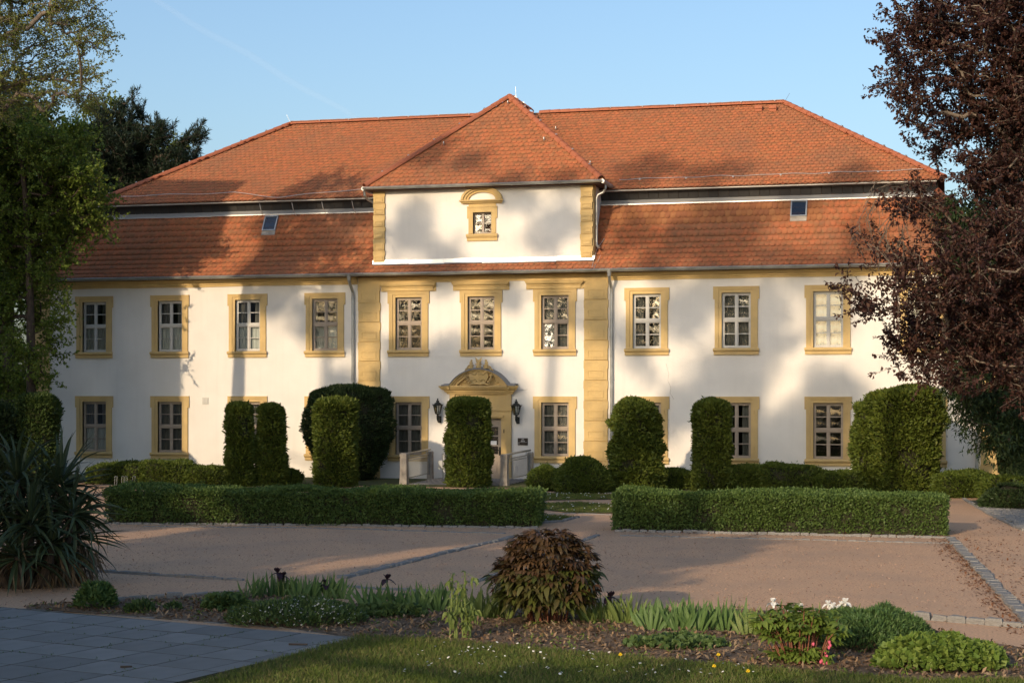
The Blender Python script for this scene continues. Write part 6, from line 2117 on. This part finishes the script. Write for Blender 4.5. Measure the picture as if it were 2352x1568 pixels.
# small weeds on the mulch
P = scatter(BED, 700)
P = np.repeat(P, 6, 0) + rng.normal(size=(len(P) * 6, 3)) * np.array([.04, .04, 0]); n = len(P); P[:, 2] = .02
V, Q = leaves(P, unit(np.array([0, 0, .7]) + rdir(n)), rdir(n), .05 * rng.uniform(.5, 1.4, n), .018)
tag(np_obj("weeds", V, Q, M["fresh"]), kind="stuff")
# ------------------------------------------------------------------ what stands behind the camera and throws the long shadows
random.seed(21)
rng = np.random.default_rng(33)
SU = Vector((math.cos(SUN_AZ), -math.sin(SUN_AZ), 0))         # across the light
SW = Vector((math.sin(SUN_AZ), math.cos(SUN_AZ), 0))          # along the light
TE = math.tan(SUN_EL)
def sunpt(u, w, v):
    p = SU * u + SW * w
    return Vector((p.x, p.y, v - w * TE))
# neighbouring house to the left
t = thing("neighbour_house", tuple((SU * -18 + SW * -26).to_tuple()), "plain grey flat-topped house left of the garden, outside the view", "house")
W_ = -27.0
def hb_box(mb, u0, u1, w0, w1, z0, z1):
    k = len(mb.v)
    for z in (z0, z1):
        for u, w in ((u0, w0), (u1, w0), (u1, w1), (u0, w1)):
            p = SU * u + SW * w; mb.v.append((p.x, p.y, z))
    mb.f += [tuple(k + i for i in q) for q in ((0, 3, 2, 1), (4, 5, 6, 7), (0, 1, 5, 4), (1, 2, 6, 5), (2, 3, 7, 6), (3, 0, 4, 7))]
zt = 10.35 - W_ * TE
mb = MB(); hb_box(mb, -34, -11.35, W_ - 9, W_, 0, zt - .80); hb_box(mb, -33, -10.55, W_ - 8.5, W_ - .5, zt - .79, zt); mb.obj("wall", M["caster_wall"], t)
# big park trees
def park_tree(label, u, w, blobs, ncl, per, L, W, seed_m="lime", rc=.9):
    b = SU * u + SW * w
    top = max(q[1] for q in blobs) - w * TE
    tr = [(b.x, b.y, 0), (b.x + .3, b.y + .2, top * .35), (b.x - .2, b.y + .4, top * .65), (b.x, b.y, top * .9)]
    bl = [(sunpt(q[0], w + rng.uniform(-2, 2), q[1]), q[2]) for q in blobs]
    tree("park_tree", label, tr, (.40, .10), bl, ncl, per, rc, L, W, M[seed_m], M["bark"], flat=.8, droop=.3, tip=.02, gain=.48, shell=.1, group="park trees behind the viewer", maxr=.3)

def lit_here(u, v):
    def seg(a, b, r):
        ax, ay = b[0] - a[0], b[1] - a[1]
        k = max(0, min(1, ((u - a[0]) * ax + (v - a[1]) * ay) / (ax * ax + ay * ay)))
        return math.hypot(u - a[0] - ax * k, v - a[1] - ay * k) < r
    return (seg((11.0, -6.6), (11.7, -4.9), .72) or seg((4.3, -6.3), (3.6, -4.9), .7) or seg((17.6, -8.6), (18.2, -7.7), .9)
            or (u > 16.6 and -7.6 < v < -1.5) or (u > 13.9 and -4.7 < v < -1.2) or seg((-7.6, -1), (-7.0, 2.6), 1.0) or seg((11.6, 1), (11.6, 6.5), 1.3) or seg((-3.0, 5.8), (-3.0, 6.4), .7)
            or seg((-1.5, 7.5), (-.6, 8.6), .6) or seg((5.5, 4.9), (6.2, 5.3), .5) or seg((13.6, 4), (13.6, 8), 1.0))
PT = {-6.0: [], 1.5: [], 8.0: [], 13.5: []}
def add_blob(u, v, r):
    k = min(PT, key=lambda q: abs(q - u)); PT[k].append((u, v * (TE / .268 if v < 0 else 1), r))
LOWC = []
u = 1.0
while u < 17.2:                                                 # added dense lower growth, unseen, shaped to shade the court
    v = -11.0
    while v < -3.9:
        uu, vv = u + random.uniform(-.15, .15), v + random.uniform(-.15, .15)
        if not lit_here(uu, vv): LOWC.append((uu, vv * TE / .268, .42))
        v += .62
    u += .62
for u, v, r in ((19.6, -8.9, .5), (20.6, -8.8, .5), (22.3, -8.7, .4), (18.3, -1.9, .4), (18.8, -1.4, .45), (19.3, -1.9, .4), (18.9, -2.3, .35)): add_blob(u, v, r)
for k in range(185):                                            # open upper crowns
    u, v = random.uniform(-9.5, 13.5), random.uniform(-3.5, 11.3)
    if v > 9.2 and random.random() < .45: continue
    if lit_here(u, v): continue
    add_blob(u, v, random.uniform(.35, .95))
UND = []
u = -15.0
while u < 1.0:                                                  # added understorey to the left, unseen, darkens the window reflections
    v = -14.0
    while v < -6.6:
        UND.append((u + random.uniform(-.4, .4), v + random.uniform(-.4, .4), 1.2))
        v += 1.6
    u += 1.5
for (u, bl), lab in zip(PT.items(), ("leftmost tall park tree behind the viewer", "tall park tree second from the left behind the viewer", "tall park tree third from the left behind the viewer", "rightmost tall park tree behind the viewer")):
    park_tree(lab, u, -50, bl, 12 * len(bl), 42, .22, .15, rc=.5)
for k, lab in enumerate(("left unseen clump of dense yews behind the viewer, shaped to shade the court", "right unseen clump of dense yews behind the viewer, shaped to shade the court")):
    bl = [b for b in LOWC if (b[0] < 9) == (k == 0)]
    park_tree(lab, (5, 13)[k], -50, bl, 10 * len(bl), 26, .28, .20, "yew", rc=.34)
park_tree("broad unseen shrubbery added behind the viewer to darken the window reflections", -7, -52, UND, 10 * len(UND), 30, .3, .2, "yew", rc=.8)
